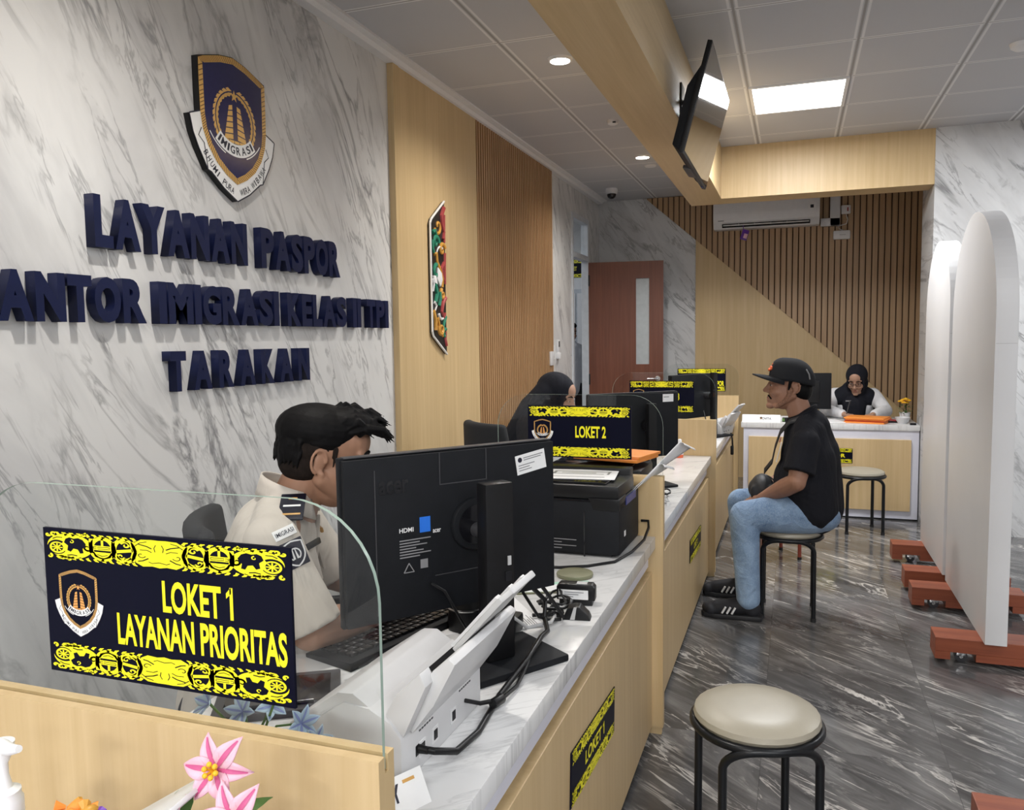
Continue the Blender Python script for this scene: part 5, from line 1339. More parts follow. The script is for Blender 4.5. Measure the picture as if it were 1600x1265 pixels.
# ------------------------------------------------------------------ the seated man in the cap (faces -X)
ML = (-.016, 4.385, 0)
def W(x, y, z): return V(ML[0] - x, ML[1] - y, z)
t = thing('person', 'man in black cap, black T-shirt and light blue jeans sitting on a stool', 'person', ML)
HMx = HM(W(.008, .0, 1.192), 180 + 7, -3, 0, 1.045)
b = MB()
head_shape(b, HMx, neck=([W(-.02, 0, 1.13), W(-.045, 0, 1.06), W(-.075, 0, .98)], [.058, .060, .075]))
b.chain([W(-.08, 0, .94), W(-.10, 0, .80), W(-.115, 0, .66), W(-.12, 0, .56)], [.10, .11, .115, .11], 16)
for s in (1, -1):
    sh, el, wr = W(-.075, s * .185, .925), W(-.035, s * .255, .735), W(.135, s * .075, .612)
    b.capsule(W(-.075, s * .06, .93), sh, .065, .058); b.chain([sh, sh.lerp(el, .5), el], [.056, .053, .044]); b.chain([el, el.lerp(wr, .3), el.lerp(wr, .7), wr], [.046, .047, .036, .027])
    b.chain([W(-.09, s * .10, .535), W(.20, s * .17, .535), W(.18, s * .17, .12), W(.22, s * .17, .06), W(.34, s * .17, .04)], [.085, .055, .042, .035, .03])
# hands: the left laid over the right between the thighs
d1 = (W(.235, .005, .575) - W(.135, .075, .612))
hand(b, W(.135, .075, .612) + d1 * .12, d1, V(.15, .3, -1), W(1, 0, .4) - W(0, 0, 0), .42, 1.0)
d2 = (W(.215, -.005, .555) - W(.135, -.075, .606))
hand(b, W(.135, -.075, .606) + d2 * .12, d2, V(.1, -.3, -1), W(1, 0, .4) - W(0, 0, 0), .5, .98)
skin_obj(t, b, 'body', 'skin_dark', ML, .0036, 4)
face_parts(t, HMx, ML)
# moustache, stubble and sideburns
e = MB(); e.chain([(.083, -.030, -.066), (.0915, -.013, -.054), (.0915, .013, -.054), (.083, .030, -.066)], [.0035, .0055, .0055, .0035], 8); me = remesh(e, .0018, 2); me.transform(Matrix.Translation(-V(*ML)) @ HMx); link('moustache', me, 'hair', t)
e = MB(); e.sphere((.086, 0, -.106), (.014, .019, .010), 12)
me = remesh(e, .002, 2); me.transform(Matrix.Translation(-V(*ML)) @ HMx); link('chin_beard', me, 'stubble', t)
e = MB()
for s in (1, -1): e.chain([(.004, s * .0625, -.012), (-.002, s * .0635, -.040), (.020, s * .0485, -.072), (.048, s * .032, -.096)], [.0142, .0160, .0168, .0150], 12)
me = remesh(e, .003, 4); me.transform(Matrix.Translation(-V(*ML)) @ HMx); link('jaw_stubble', me, 'stubble', t)
e = MB()
for s in (1, -1): e.chain([(.002, s * .074, .035), (.006, s * .074, .0), (.008, s * .072, -.016)], [.008, .0075, .005], 8)
e.sphere((-.052, 0, -.018), (.062, .071, .062), 18); e.sphere((-.03, 0, .03), (.088, .081, .04), 18)
me = remesh(e, .003, 3); me.transform(Matrix.Translation(-V(*ML)) @ HMx); link('hair', me, 'hair', t)
# cap
Mc = Matrix.Translation(-V(*ML)) @ HMx
cap = empty('cap', (0, 0, 0), parent=t)
rows = []
for i in range(13):
    u = i / 12; row = []
    for j in range(37):
        a = 2 * math.pi * j / 36; ca_, sa_ = math.cos(a), math.sin(a)
        ph = u * math.pi / 2
        prof_r = math.cos(ph) ** .80; z = .026 + .108 * math.sin(ph) ** 1.0
        fx = .105 if ca_ > 0 else .112
        # stiff front panel stands up higher than the back
        x = -.010 + fx * ca_ * (prof_r if ca_ < 0 else prof_r ** .72); y = .088 * sa_ * prof_r
        z += .012 * max(0, ca_) * (1 - abs(2 * u - 1)) - .022 * max(0, -ca_) * (1 - u)
        row.append((x, y, z))
    rows.append(row)
me = MB().quads(rows).mesh('crown', 60); me.transform(Mc); o = link('crown', me, 'cap_cloth', cap); so = o.modifiers.new('s', 'SOLIDIFY'); so.thickness = .004; so.offset = 1
rows = []
for i in range(9):
    u = i / 8; row = []
    for j in range(17):
        v = j / 16 * 2 - 1
        a = v * R(68); x0, y0 = -.010 + .107 * math.cos(a), .089 * math.sin(a)
        ln = .080 * (1 - v * v) ** .55
        row.append((x0 + ln * u, y0 * (1 - .10 * u), .034 + .010 * (1 - v * v) - .006 * u * u + .012 * u * (1 - v * v) - .020 * (v * v) * (.4 + .6 * u)))
    rows.append(row)
me = MB().quads(rows).mesh('brim', 60); me.transform(Mc); o = link('brim', me, 'cap_cloth', cap); so = o.modifiers.new('s', 'SOLIDIFY'); so.thickness = .006; so.offset = 0
e = MB(); e.sphere((-.012, 0, .131), (.006, .006, .004), 10); me = e.mesh('button'); me.transform(Mc); link('button', me, 'cap_cloth', cap)
e = MB()
for k, (y, z, w_, h_) in enumerate(((-.018, .085, .016, .016), (.0, .098, .018, .018), (.018, .085, .016, .016), (.0, .076, .03, .012))): e.sphere((.0975 - abs(y) * .10 - max(0, z - .076) * .75, y, z), (.006, w_ * .8, h_ * .75), 10)
me = remesh(e, .0022, 2); me.transform(Mc); link('front_patch', me, 'orange_flower', cap)
e = MB(); e.tube([(-.066, .0765, .088), (-.080, .0735, .065), (-.086, .0725, .040)], .0032, 8); me = e.mesh('eyelet_slit'); me.transform(Mc); link('eyelet_slit', me, 'print_grey', cap)
# T-shirt
c = MB()
c.chain([W(-.085, 0, .965), W(-.10, 0, .84), W(-.105, 0, .70), W(-.115, 0, .575)], [.115, .145, .155, .155], 24)
for s in (1, -1):
    c.chain([W(-.09, s * .07, .95), W(-.10, s * .09, .82), W(-.10, s * .10, .70), W(-.115, s * .09, .585)], [.088, .122, .128, .125], 20)
    sh, el = W(-.075, s * .188, .918), W(-.035, s * .255, .735)
    c.capsule(W(-.07, s * .05, 1.01), sh, .050, .066, 20); c.chain([sh, sh.lerp(el, .35)], [.070, .070], 20); c.cyl(sh.lerp(el, .20), sh.lerp(el, .76), .069, .078, 24)
c.sphere(W(-.02, 0, .70), (.10, .15, .14), 20); c.sphere(W(-.085, 0, 1.02), (.075, .09, .07), 18)
shirt = skin_obj(t, c, 'tshirt', 'black_cloth', ML, .007, 8)
cl = MB().tube([W(-.055 + .070 * math.cos(a), .072 * math.sin(a), 1.046 - .045 * math.cos(a)) for a in [2 * math.pi * k / 28 for k in range(28)]], .008, 10, closed=True); local_obj(t, cl, 'collar', 'black_cloth', ML)
pr = MB().box((0, 0, 0), (.004, .07, .10), .001); me = pr.mesh('p', 30); me.transform(Matrix.Translation(-V(*ML)) @ Matrix.Translation(W(.052, .03, .85)) @ Matrix.Rotation(R(14), 4, 'Y')); link('chest_print', me, 'print_white', t)
pr = MB().box((0, 0, 0), (.005, .05, .022), .001); me = pr.mesh('p', 30); me.transform(Matrix.Translation(-V(*ML)) @ Matrix.Translation(W(.046, .03, .915)) @ Matrix.Rotation(R(14), 4, 'Y')); link('chest_print', me, 'red_craft', t)
# jeans
j_ = MB()
j_.chain([W(-.12, .05, .565), W(-.12, -.05, .565)], [.125, .125], 22)
for s, kx, fx in ((1, .212, .205), (-1, .250, .235)):
    hip, kn, an = W(-.10, s * .095, .552), W(kx, s * (.175 if s > 0 else .16), .540), W(fx - .015, s * .175, .105)
    j_.chain([hip, hip.lerp(kn, .35), hip.lerp(kn, .7), kn], [.105, .100, .088, .074], 22)
    j_.chain([kn, kn.lerp(an, .25), kn.lerp(an, .6), an], [.074, .070, .064, .060], 22)
    j_.sphere(W(-.155, s * .085, .535), (.095, .09, .075), 20)
me = skin_obj(t, j_, 'jeans', 'jeans', ML, .006, 6)
for s, fx in ((1, .205), (-1, .235)):
    f = empty('shoe', (0, 0, 0), parent=t); y = s * .175
    u = MB(); u.chain([W(fx - .03, y, .075), W(fx + .05, y, .060), W(fx + .14, y, .045), W(fx + .185, y, .040)], [.042, .044, .040, .030], 16); u.sphere(W(fx - .035, y, .055), (.045, .040, .05), 16); u.capsule(W(fx - .01, y, .10), W(fx - .01, y, .11), .045)
    u.chain([W(fx + .19, y - s * .012, .038), W(fx + .17, y + .02 * s, .036)], [.030, .030], 14)
    skin_obj(t, u, 'upper', 'shoe', ML, .005, 4, f)
    so = MB()
    out = [(fx - .085, .030), (fx - .075, .040), (fx + .05, .044), (fx + .15, .050), (fx + .205, .036), (fx + .222, .0), (fx + .205, -.036), (fx + .15, -.048), (fx + .05, -.040), (fx - .075, -.038), (fx - .09, 0)]
    so.prism([(W(px_, y + py_, 0).x, W(px_, y + py_, 0).y) for px_, py_ in out], .001, .026, 'z', bev=.006); local_obj(t, so, 'sole', 'sole', ML, 30, f)
    for k in range(3):
        x0 = fx + .052 + k * .024
        for sd in (1, -1):
            st = MB().tube([W(x0 + .012, y + sd * (.0465 - .004 * k * .3), .032), W(x0 - .006, y + sd * .045, .066)], .0052, 8); st2 = local_obj(t, st, 'side_stripe', 'print_white', ML, 40, f)
    lc = MB()
    for k in range(4): lc.tube([W(fx + .03 + k * .022, y - .02, .096 - k * .006), W(fx + .03 + k * .022, y + .02, .096 - k * .006)], .0035, 6)
    local_obj(t, lc, 'laces', 'shoe', ML, 40, f)
# sling bag on the lap with its strap across the chest, and a wristband
bg = thing('sling_bag', 'black sling bag on the lap of the man in the cap, strap up his chest', 'bag', W(.17, -.06, .66))
bl_ = W(.17, -.06, .66)
u = MB(); u.sphere(W(.135, -.03, .655), (.060, .090, .070), 20); u.box(W(.13, -.03, .635), (.125, .17, .085), .03); u.sphere(W(.15, -.03, .645), (.058, .075, .058), 18)
skin_obj(bg, u, 'bag_body', 'bag', bl_, .007, 4)
z_ = MB().tube([W(.125 + .061 * math.cos(R(a)), -.035 + .02, .650 + .070 * math.sin(R(a))) for a in range(-20, 151, 10)], .0035, 8); local_obj(bg, z_, 'zip', 'dark_grey', bl_)
sp = [W(.125, -.02, .74), W(.085, .02, .80), W(.070, .04, .88), W(.045, .055, .96), W(.0, .075, 1.015), W(-.06, .09, 1.035), W(-.13, .07, 1.01)]
rows = []
for i, p in enumerate(sp):
    q = W(0, -.6, .75) - W(0, 0, 0); q.normalize(); rows.append([p - q * .016, p + q * .016])
me = MB().quads(rows).mesh('strap', 60); me.transform(Matrix.Translation(-bl_)); o = link('strap', me, 'bag', bg); so = o.modifiers.new('s', 'SOLIDIFY'); so.thickness = .004; so.offset = 0
wb = MB().tube([W(.118, .088, .620) + (V(.0, 1, 0) * math.cos(a) + V(.45, 0, .9) * math.sin(a)) * .031 for a in [2 * math.pi * k / 20 for k in range(20)]], .006, 8, closed=True); local_obj(t, wb, 'wristband', 'black', ML)

# ------------------------------------------------------------------ the officer behind the nearest counter
OL = (-1.24, 1.66, 0)
t = thing('person', 'officer in beige short-sleeved uniform with black hair, seated behind the nearest counter', 'person', OL)
TH_ = 28
u_ = V(math.cos(R(TH_)), math.sin(R(TH_)), 0); l_ = V(-u_.y, u_.x, 0)
def Q(f, l, z, o=V(-1.165, 1.685, 0)): return o + u_ * f + l_ * l + V(0, 0, z)
HO = HM(V(-1.092, 1.722, 1.163), TH_ + 6, 10, 0, 1.03)
b = MB()
head_shape(b, HO, neck=([Q(.035, 0, 1.13), Q(.0, 0, 1.06), Q(-.03, 0, .99)], [.058, .060, .07]))
b.chain([Q(-.05, 0, .95), Q(-.10, 0, .80), Q(-.15, 0, .62), Q(-.17, 0, .54)], [.09, .11, .11, .115], 16)
RSH, REL, RWR = Q(-.035, -.185, 1.0), V(-1.025, 1.520, .800), V(-.955, 1.790, .772)
LSH, LEL, LWR = Q(-.035, .185, 1.0), Q(.06, .245, .80), Q(.235, .13, .772)
for sh, el, wr, s in ((RSH, REL, RWR, -1), (LSH, LEL, LWR, 1)):
    b.capsule(Q(-.04, s * .06, 1.0), sh, .06, .054); b.chain([sh, sh.lerp(el, .5), el], [.052, .050, .043]); b.chain([el, el.lerp(wr, .3), el.lerp(wr, .7), wr], [.045, .044, .034, .026])
    d = (wr - el).normalized(); d.z = -.02
    hand(b, wr + d * .012, d, V(0, 0, -1), l_ * -s, .30, 1.0)
for s in (1, -1): b.chain([Q(-.15, s * .10, .53), Q(.26, s * .13, .53), Q(.27, s * .13, .10), Q(.34, s * .13, .045)], [.08, .055, .042, .035])
skin_obj(t, b, 'body', 'skin', OL, .0034, 4)
face_parts(t, HO, OL)
Mo = Matrix.Translation(-V(*OL)) @ HO
# closely cropped sides, long top swept forward into a quiff
e = MB(); e.sphere((-.030, 0, .028), (.0885, .0795, .075), 22); e.sphere((-.052, 0, -.012), (.066, .071, .058), 20)
for s in (1, -1): e.chain([(.012, s * .0755, .032), (.012, s * .0755, .008), (.010, s * .0745, -.012)], [.006, .005, .002], 8)
me = remesh(e, .003, 3); me.transform(Mo); link('cropped_hair', me, 'fade', t)
e = MB(); e.sphere((-.028, 0, .062), (.106, .084, .068), 24); e.sphere((.035, 0, .094), (.076, .068, .036), 22); e.sphere((-.072, 0, .018), (.056, .070, .066), 20); e.sphere((-.02, 0, .045), (.085, .0835, .05), 20)
random.seed(5)
for k in range(75):
    y = random.uniform(-.062, .062); x0 = random.uniform(-.02, .07); z0 = .122 - y * y * 9 - max(0, x0 - .03) * .35
    ln = random.uniform(.04, .085); up_ = random.uniform(-.012, .024)
    e.chain([(x0, y, z0 - .012), (x0 + ln * .5, y * 1.02, z0 + up_ * .7), (x0 + ln, y * 1.06, z0 + up_ * .8 - .016)], [.008, .0055, .0012], 6)
for k in range(26):
    y = random.uniform(-.06, .06); e.chain([(.08, y, .088), (.115, y * 1.05, .080 + random.uniform(-.004, .014)), (.142 + random.uniform(-.012, .012), y * 1.1, .066 + random.uniform(-.012, .016))], [.012, .008, .0012], 6)
for k in range(60):
    a = random.uniform(1.95, 4.33); y = .078 * math.sin(a); x = -.03 + .095 * math.cos(a); z = random.uniform(.0, .055)
    e.chain([(x * .93, y * .93, z + .02), (x * 1.0, y * 1.0, z), (x * 1.01, y * 1.01, z - .028)], [.007, .006, .0015], 6)
me = remesh(e, .0026, 1, factor=.35); me.transform(Mo); link('hair', me, 'hair', t)
# uniform shirt
c = MB()
c.chain([Q(-.055, 0, .975), Q(-.09, 0, .86), Q(-.13, 0, .70), Q(-.165, 0, .56)], [.105, .128, .132, .140], 24)
for s, sh, el in ((-1, RSH, REL), (1, LSH, LEL)):
    c.chain([Q(-.055, s * .07, .965), Q(-.09, s * .085, .84), Q(-.14, s * .085, .68), Q(-.165, s * .085, .56)], [.088, .108, .108, .112], 20)
    c.capsule(Q(-.045, s * .05, 1.045), sh + V(0, 0, -.004), .046, .062, 20); c.chain([sh, sh.lerp(el, .45), sh.lerp(el, .55)], [.065, .067, .067], 22); c.cyl(sh.lerp(el, .40), sh.lerp(el, .98), .066, .077, 24)
sh_o = skin_obj(t, c, 'uniform_shirt', 'beige_cloth', OL, .007, 7)
# stand-up collar with points
rows = []
for i in range(4):
    q = i / 3; row = []
    for k in range(29):
        a = R(40 + 280 * k / 28); rr = .073 + .012 * q - .004 * (1 - q); hgt = 1.105 - .028 * math.cos(a) - q * (.050 + .018 * max(0, math.cos(a)))
        row.append(tuple(Q(-.012 - .0 + rr * math.cos(a), rr * math.sin(a), hgt)))
    rows.append(row)
me = MB().quads(rows).mesh('collar', 60); me.transform(Matrix.Translation(-V(*OL))); o = link('collar', me, 'beige_cloth', t); so = o.modifiers.new('s', 'SOLIDIFY'); so.thickness = .004
# shoulder boards, sleeve badges
def flat_patch(name, mat, c_, nrm, upv_, w_, h_, th_=.004, parent=None):
    nrm = Vector(nrm).normalized(); upv_ = (Vector(upv_) - nrm * Vector(upv_).dot(nrm)).normalized(); sd = upv_.cross(nrm)
    m_ = Matrix((sd, upv_, nrm)).transposed().to_4x4(); m_.translation = Vector(c_) - V(*OL)
    me = MB().box((0, 0, 0), (w_, h_, th_), th_ * .45).mesh(name, 30); me.transform(m_); return link(name, me, mat, parent or t), m_
for s, sh in ((-1, RSH), (1, LSH)):
    nd = (V(0, 0, 1) + l_ * s * .42).normalized()
    cc = Q(.005, s * .125, 1.068)
    pb, m_ = flat_patch('shoulder_board', 'sign_black', cc, nd, l_ * s, .058, .105, .006)
    for k, (dy, mt, w__) in enumerate(((.034, 'gold', .044), (.0, 'print_white', .040), (-.03, 'gold', .02))):
        me = MB().box((0, dy, .0038), (w__, .006, .002), .0008).mesh('rank_bar', 30); me.transform(m_); link('rank_bar', me, mt, pb)
sd_ = (REL - RSH).normalized(); nr = (-l_ * .92 + u_ * .40)
fp, m_ = flat_patch('name_tape', 'print_white', RSH.lerp(REL, -.16) + u_ * .026 + nr.normalized() * .053, nr + V(0, 0, .55), -sd_, .052, .024)
me = text_mesh('IMIGRASI', .044, .010, 0, .01); me.transform(m_ @ Matrix.Translation((0, 0, .0026))); link('tape_lettering', me, 'print_dark', fp)
fp, m_ = flat_patch('sleeve_badge', 'print_dark', RSH.lerp(REL, .06) + u_ * .026 + nr.normalized() * .0645, nr + V(0, 0, .12), -sd_, .052, .062)
pts = scaled(SHIELD, .046)
bd = MB(); ribbon(bd, pts, .0035, .0028, True); ribbon(bd, arc((0, -.001), .013, -60, 240, 14), .003, .0028); bd.poly([(-.007, -.012, .0028), (-.002, -.012, .0028), (-.002, .01, .0028), (-.004, .01, .0028)]); bd.poly([(.002, -.012, .0028), (.007, -.012, .0028), (.004, .01, .0028), (.002, .01, .0028)])
me = up_faces(flat(bd)); me.transform(m_); link('badge_print', me, 'print_white', fp)
# placket, name bar and pocket flap on the chest
pl = MB().tube([Q(.052, 0, 1.02), Q(.046, 0, .93), Q(.030, 0, .84), Q(.0, 0, .74)], .006, 8); local_obj(t, pl, 'placket', 'beige_cloth', OL)
for s in (1, -1):
    flat_patch('chest_pocket', 'beige_cloth', Q(.036, s * .085, .915), u_ + V(0, 0, .25) + l_ * s * .35, V(0, 0, 1), .095, .095, .007)
flat_patch('name_bar', 'black', Q(.046, -.085, .968), u_ + V(0, 0, .25) - l_ * .35, V(0, 0, 1), .075, .016, .008); flat_patch('service_ribbon', 'gold', Q(.046, .085, .968), u_ + V(0, 0, .25) + l_ * .35, V(0, 0, 1), .065, .014, .008)
tr = MB()
tr.capsule(Q(-.165, .06, .55), Q(-.165, -.06, .55), .125, .125, 18)
for s in (1, -1): tr.chain([Q(-.15, s * .10, .545), Q(.26, s * .13, .54), Q(.27, s * .13, .12)], [.10, .075, .058], 18)
skin_obj(t, tr, 'trousers', 'trouser', OL, .010, 5)
for s in (1, -1):
    u = MB(); u.chain([Q(.25, s * .13, .05), Q(.36, s * .13, .04), Q(.44, s * .13, .035)], [.045, .042, .032], 14); skin_obj(t, u, 'shoe', 'black', OL, .008, 4)
office_chair((-1.150, 1.800, 0), R(TH_ + 8), 'black office chair behind the officer, its backrest top showing', 1.02)

# ------------------------------------------------------------------ women in black headscarves
def hijab_woman(name_label, loc, yaw, hc, hpitch, hyaw, torso, arms, skin='skin_light', glasses=False, drape_back=0, hs=.96, shirt_mat='white_cloth', hroll=0):
    """torso: list of (f,l,z) points for the spine; arms: two lists of world points shoulder, elbow, wrist, with palm normal and thumb side"""
    t = thing('person', name_label, 'person', loc)
    fu = V(math.cos(R(yaw)), math.sin(R(yaw)), 0); fl = V(-fu.y, fu.x, 0)
    def P(f, l, z): return V(loc[0], loc[1], 0) + fu * f + fl * l + V(0, 0, z)
    Mh = HM(hc, hyaw, hpitch, hroll, hs)
    Ml = Matrix.Translation(-V(*loc)) @ Mh
    hcv = Vector(hc)
    nb = P(*torso[0])
    b = MB(); head_shape(b, Mh, True, ears=False, neck=([hcv + V(0, 0, -.04), hcv.lerp(nb, .6), nb], [.05, .05, .06]))
    b.chain([P(*p) for p in torso], [.07, .09, .09, .10], 14)
    for sh, el, wr, nrm, th in arms:
        sh, el, wr = Vector(sh), Vector(el), Vector(wr)
        b.capsule(nb, sh, .045, .045); b.chain([sh, el], [.045, .038]); b.chain([el, wr], [.038, .024]); d = (wr - el).normalized(); d.z = min(d.z, 0) * .4
        hand(b, wr + d * .01, d, nrm, th, .42, .93)
    for s in (1, -1): b.chain([P(torso[-1][0], s * .09, .52), P(torso[-1][0] + .40, s * .11, .52), P(torso[-1][0] + .41, s * .11, .08)], [.08, .05, .04])
    skin_obj(t, b, 'body', skin, loc, .0048, 4)
    face_parts(t, Mh, loc, eyes_down=True, female=True)
    # headscarf: hood, band round the face, drape over shoulders and chest
    e = MB()
    h = MB(); h.sphere((-.022, 0, .036), (.112, .093, .100), 26); h.sphere((-.040, 0, -.045), (.090, .088, .100), 24)
    ring = []
    for k in range(33):
        a = 2 * math.pi * k / 32
        ring.append((.058 + .006 * math.cos(a) - .010 * abs(math.cos(a)), .069 * math.sin(a) * (1.0 if math.cos(a) > -.2 else .96), -.022 + .092 * math.cos(a)))
    for p, q in zip(ring, ring[1:]): h.capsule(p, q, .0135, .0135, 10)
    h.chain([(.005, 0, -.125), (.0, 0, -.15)], [.055, .06], 16)
    e._merge(h.bm, Mh)
    e.chain([hcv + V(0, 0, -.085) - fu * .05, nb - fu * .01], [.078, .118], 22)
    for s in (1, -1): e.capsule(nb + V(0, 0, .02), nb + fl * s * .10 + V(0, 0, -.035), .09, .085, 18)
    ch = P(torso[1][0] + .075, torso[1][1], torso[1][2])
    e.chain([nb + fu * .015 + V(0, 0, -.02), ch, ch + V(0, 0, -.13)], [.085, .10, .085], 20)
    if drape_back: e.chain([hcv - fu * .05 + V(0, 0, .01), hcv - fu * .11 + V(0, 0, -.08), P(torso[1][0] - .06, torso[1][1], torso[1][2] + .02)], [.085, .105, .125], 20)
    skin_obj(t, e, 'headscarf', 'hijab', loc, .006, 6)
    c = MB(); c.chain([P(*p) for p in torso], [.09, .125, .125, .135], 20)
    for s in (1, -1): c.chain([P(p[0], p[1] + s * .06, p[2] - .01) for p in torso], [.075, .10, .10, .12], 18)
    for sh, el, wr, nrm, th in arms:
        sh, el, wr = Vector(sh), Vector(el), Vector(wr); c.capsule(nb, sh, .055, .062, 16); c.chain([sh, sh.lerp(el, .5), el], [.062, .060, .054], 16); c.chain([el, el.lerp(wr, .5), el.lerp(wr, .90)], [.054, .048, .039], 16)
    skin_obj(t, c, 'shirt', shirt_mat, loc, .007, 5)
    tr = MB(); x = torso[-1][0]
    tr.capsule(P(x, .06, .53), P(x, -.06, .53), .12, .12, 16)
    for s in (1, -1): tr.chain([P(x, s * .09, .53), P(x + .40, s * .11, .53), P(x + .41, s * .11, .08)], [.10, .075, .06], 16)
    skin_obj(t, tr, 'skirt', 'trouser', loc, .011, 5)
    if glasses:
        g = empty('eyeglasses', (0, 0, 0), parent=t)
        fm = MB()
        for s in (1, -1):
            fm.tube([(.101, s * .033 + .022 * math.cos(R(a)), .0 + .0175 * math.sin(R(a))) for a in range(0, 360, 18)], .0018, 6, closed=True)
            fm.tube([(.100, s * .055, .004), (.03, s * .074, .008)], .0018, 6)
            ln = MB().cyl((.1005, s * .033, 0), (.1012, s * .033, 0), .0195, .0195, 20).mesh('lens'); ln.transform(Ml); link('lens', ln, 'glass_lens', g)
        fm.tube([(.103, -.011, .003), (.105, 0, .006), (.103, .011, .003)], .0018, 6); me = fm.mesh('frame'); me.transform(Ml); link('frame', me, 'black', g)
    return t, P, Ml
W2 = (-1.29, 4.07, 0)
fx = lambda f, l, z, yaw=24, o=W2: V(o[0], o[1], 0) + V(math.cos(R(yaw)), math.sin(R(yaw)), 0) * f + V(-math.sin(R(yaw)), math.cos(R(yaw)), 0) * l + V(0, 0, z)
hijab_woman('woman in black headscarf looking down behind the LOKET 2 clear screen', W2, 24, (-1.190, 4.120, 1.142), 16, -6, [(.045, 0, .99), (-.02, 0, .86), (-.05, 0, .68), (-.08, 0, .55)],
            [(fx(.02, -.165, .945), fx(.09, -.24, .80), fx(.30, -.12, .775), V(0, 0, -1), -V(-.4, .9, 0) * -1), (fx(.02, .165, .945), fx(.09, .24, .80), fx(.30, .10, .775), V(0, 0, -1), V(.4, -.9, 0))], drape_back=1)
office_chair((-1.265, 3.925, 0), R(52), 'black office chair left of the woman behind the LOKET 2 sign', 1.045)
office_chair((-1.30, 5.75, 0), R(10), 'empty black office chair at the third counter, behind the monitor', 1.03)
W4 = (.50, 7.66, 0)
f4 = lambda f, l, z: fx(f, l, z, -90, W4)
t4, P4, Ml4 = hijab_woman('woman in black headscarf and glasses writing at the reception desk, in white shirt', W4, -90, (.512, 7.535, 1.062), 24, -104, [(.03, 0, .94), (.0, 0, .84), (-.04, 0, .68), (-.06, 0, .55)],
            [(f4(.0, .155, .925), f4(.15, .245, .80), f4(.37, .13, .785), V(0, 0, -1), V(-1, 0, 0)), (f4(.0, -.155, .925), f4(.15, -.235, .80), f4(.37, -.10, .785), V(0, 0, -1), V(1, 0, 0))], glasses=True)
o = link('name_bar', MB().box((0, 0, 0), (.07, .004, .012), .001).mesh('b', 30), 'print_grey', t4, f4(.155, -.04, .88) - V(*W4), (R(10), 0, 0))
o = tag(MB().cyl((0, 0, 0), (.03, .02, .13), .0045, .0035, 10).build('pen', 'dark_grey', None, 40, (.415, 7.235, .772)), 'dark pen in the writing hand of the woman at the reception desk', 'pen')
office_chair((.50, 7.84, 0), R(-90), 'black office chair of the woman at the reception desk', .92)

# ------------------------------------------------------------------ someone in white in the room beyond the door
P5 = (-2.43, 8.90, 0)
t = thing('person', 'person in white shirt and dark trousers standing beyond the doorway', 'person', P5)
b = MB(); H5 = HM(V(-2.43, 8.90, 1.52), -35, 8, 0, 1.0); head_shape(b, H5, neck=([V(-2.43, 8.9, 1.47), V(-2.44, 8.91, 1.36)], [.055, .065]))
lf = V(math.sin(R(35)), math.cos(R(35)), 0)
b.chain([V(-2.44, 8.91, 1.33), V(-2.44, 8.91, .95)], [.10, .12])
for s in (1, -1):
    sh = V(-2.44, 8.91, 1.32) + lf * s * .18; el = sh + V(.02, -.02, -.28) + lf * s * .04; wr = el + V(.10, -.08, -.20)
    b.chain([sh, el, wr], [.05, .042, .027]); hand(b, wr, (wr - el), V(0, 0, -1) + lf * -s, lf * -s, .4); b.chain([V(-2.44, 8.91, .92) + lf * s * .09, V(-2.43, 8.9, .50) + lf * s * .10, V(-2.43, 8.9, .08) + lf * s * .10], [.085, .06, .045])
skin_obj(t, b, 'body', 'skin', P5, .007, 4); face_parts(t, H5, P5)
e = MB(); e.sphere((-.028, 0, .05), (.100, .084, .080), 20); e.sphere((-.05, 0, -.01), (.068, .073, .060), 18); e.sphere((.03, 0, .085), (.07, .07, .04), 16); me = remesh(e, .005, 3); me.transform(Matrix.Translation(-V(*P5)) @ H5); link('hair', me, 'hair', t)
c = MB(); c.chain([V(-2.44, 8.91, 1.34), V(-2.44, 8.91, 1.15), V(-2.44, 8.91, .90)], [.12, .14, .14], 20)
for s in (1, -1):
    sh = V(-2.44, 8.91, 1.32) + lf * s * .18; el = sh + V(.02, -.02, -.28) + lf * s * .04; wr = el + V(.10, -.08, -.20)
    c.capsule(V(-2.44, 8.91, 1.37) + lf * s * .05, sh, .06, .065); c.chain([sh, el, el.lerp(wr, .85)], [.065, .056, .042]); c.chain([V(-2.44, 8.91, 1.28) + lf * s * .08, V(-2.44, 8.91, .90) + lf * s * .07], [.11, .11])
skin_obj(t, c, 'shirt', 'white_cloth', P5, .009, 5)
c = MB(); c.capsule(V(-2.44, 8.91, .90) + lf * .06, V(-2.44, 8.91, .90) - lf * .06, .125, .125)
for s in (1, -1): c.chain([V(-2.44, 8.91, .88) + lf * s * .09, V(-2.43, 8.9, .50) + lf * s * .10, V(-2.43, 8.9, .07) + lf * s * .10], [.11, .085, .07])
skin_obj(t, c, 'trousers', 'trouser', P5, .011, 5)
for s in (1, -1):
    u = MB(); q = V(-2.43, 8.9, .04) + lf * s * .10; u.chain([q, q + V(.11, -.08, -.002)], [.042, .036]); skin_obj(t, u, 'shoe', 'black', P5, .009, 3)

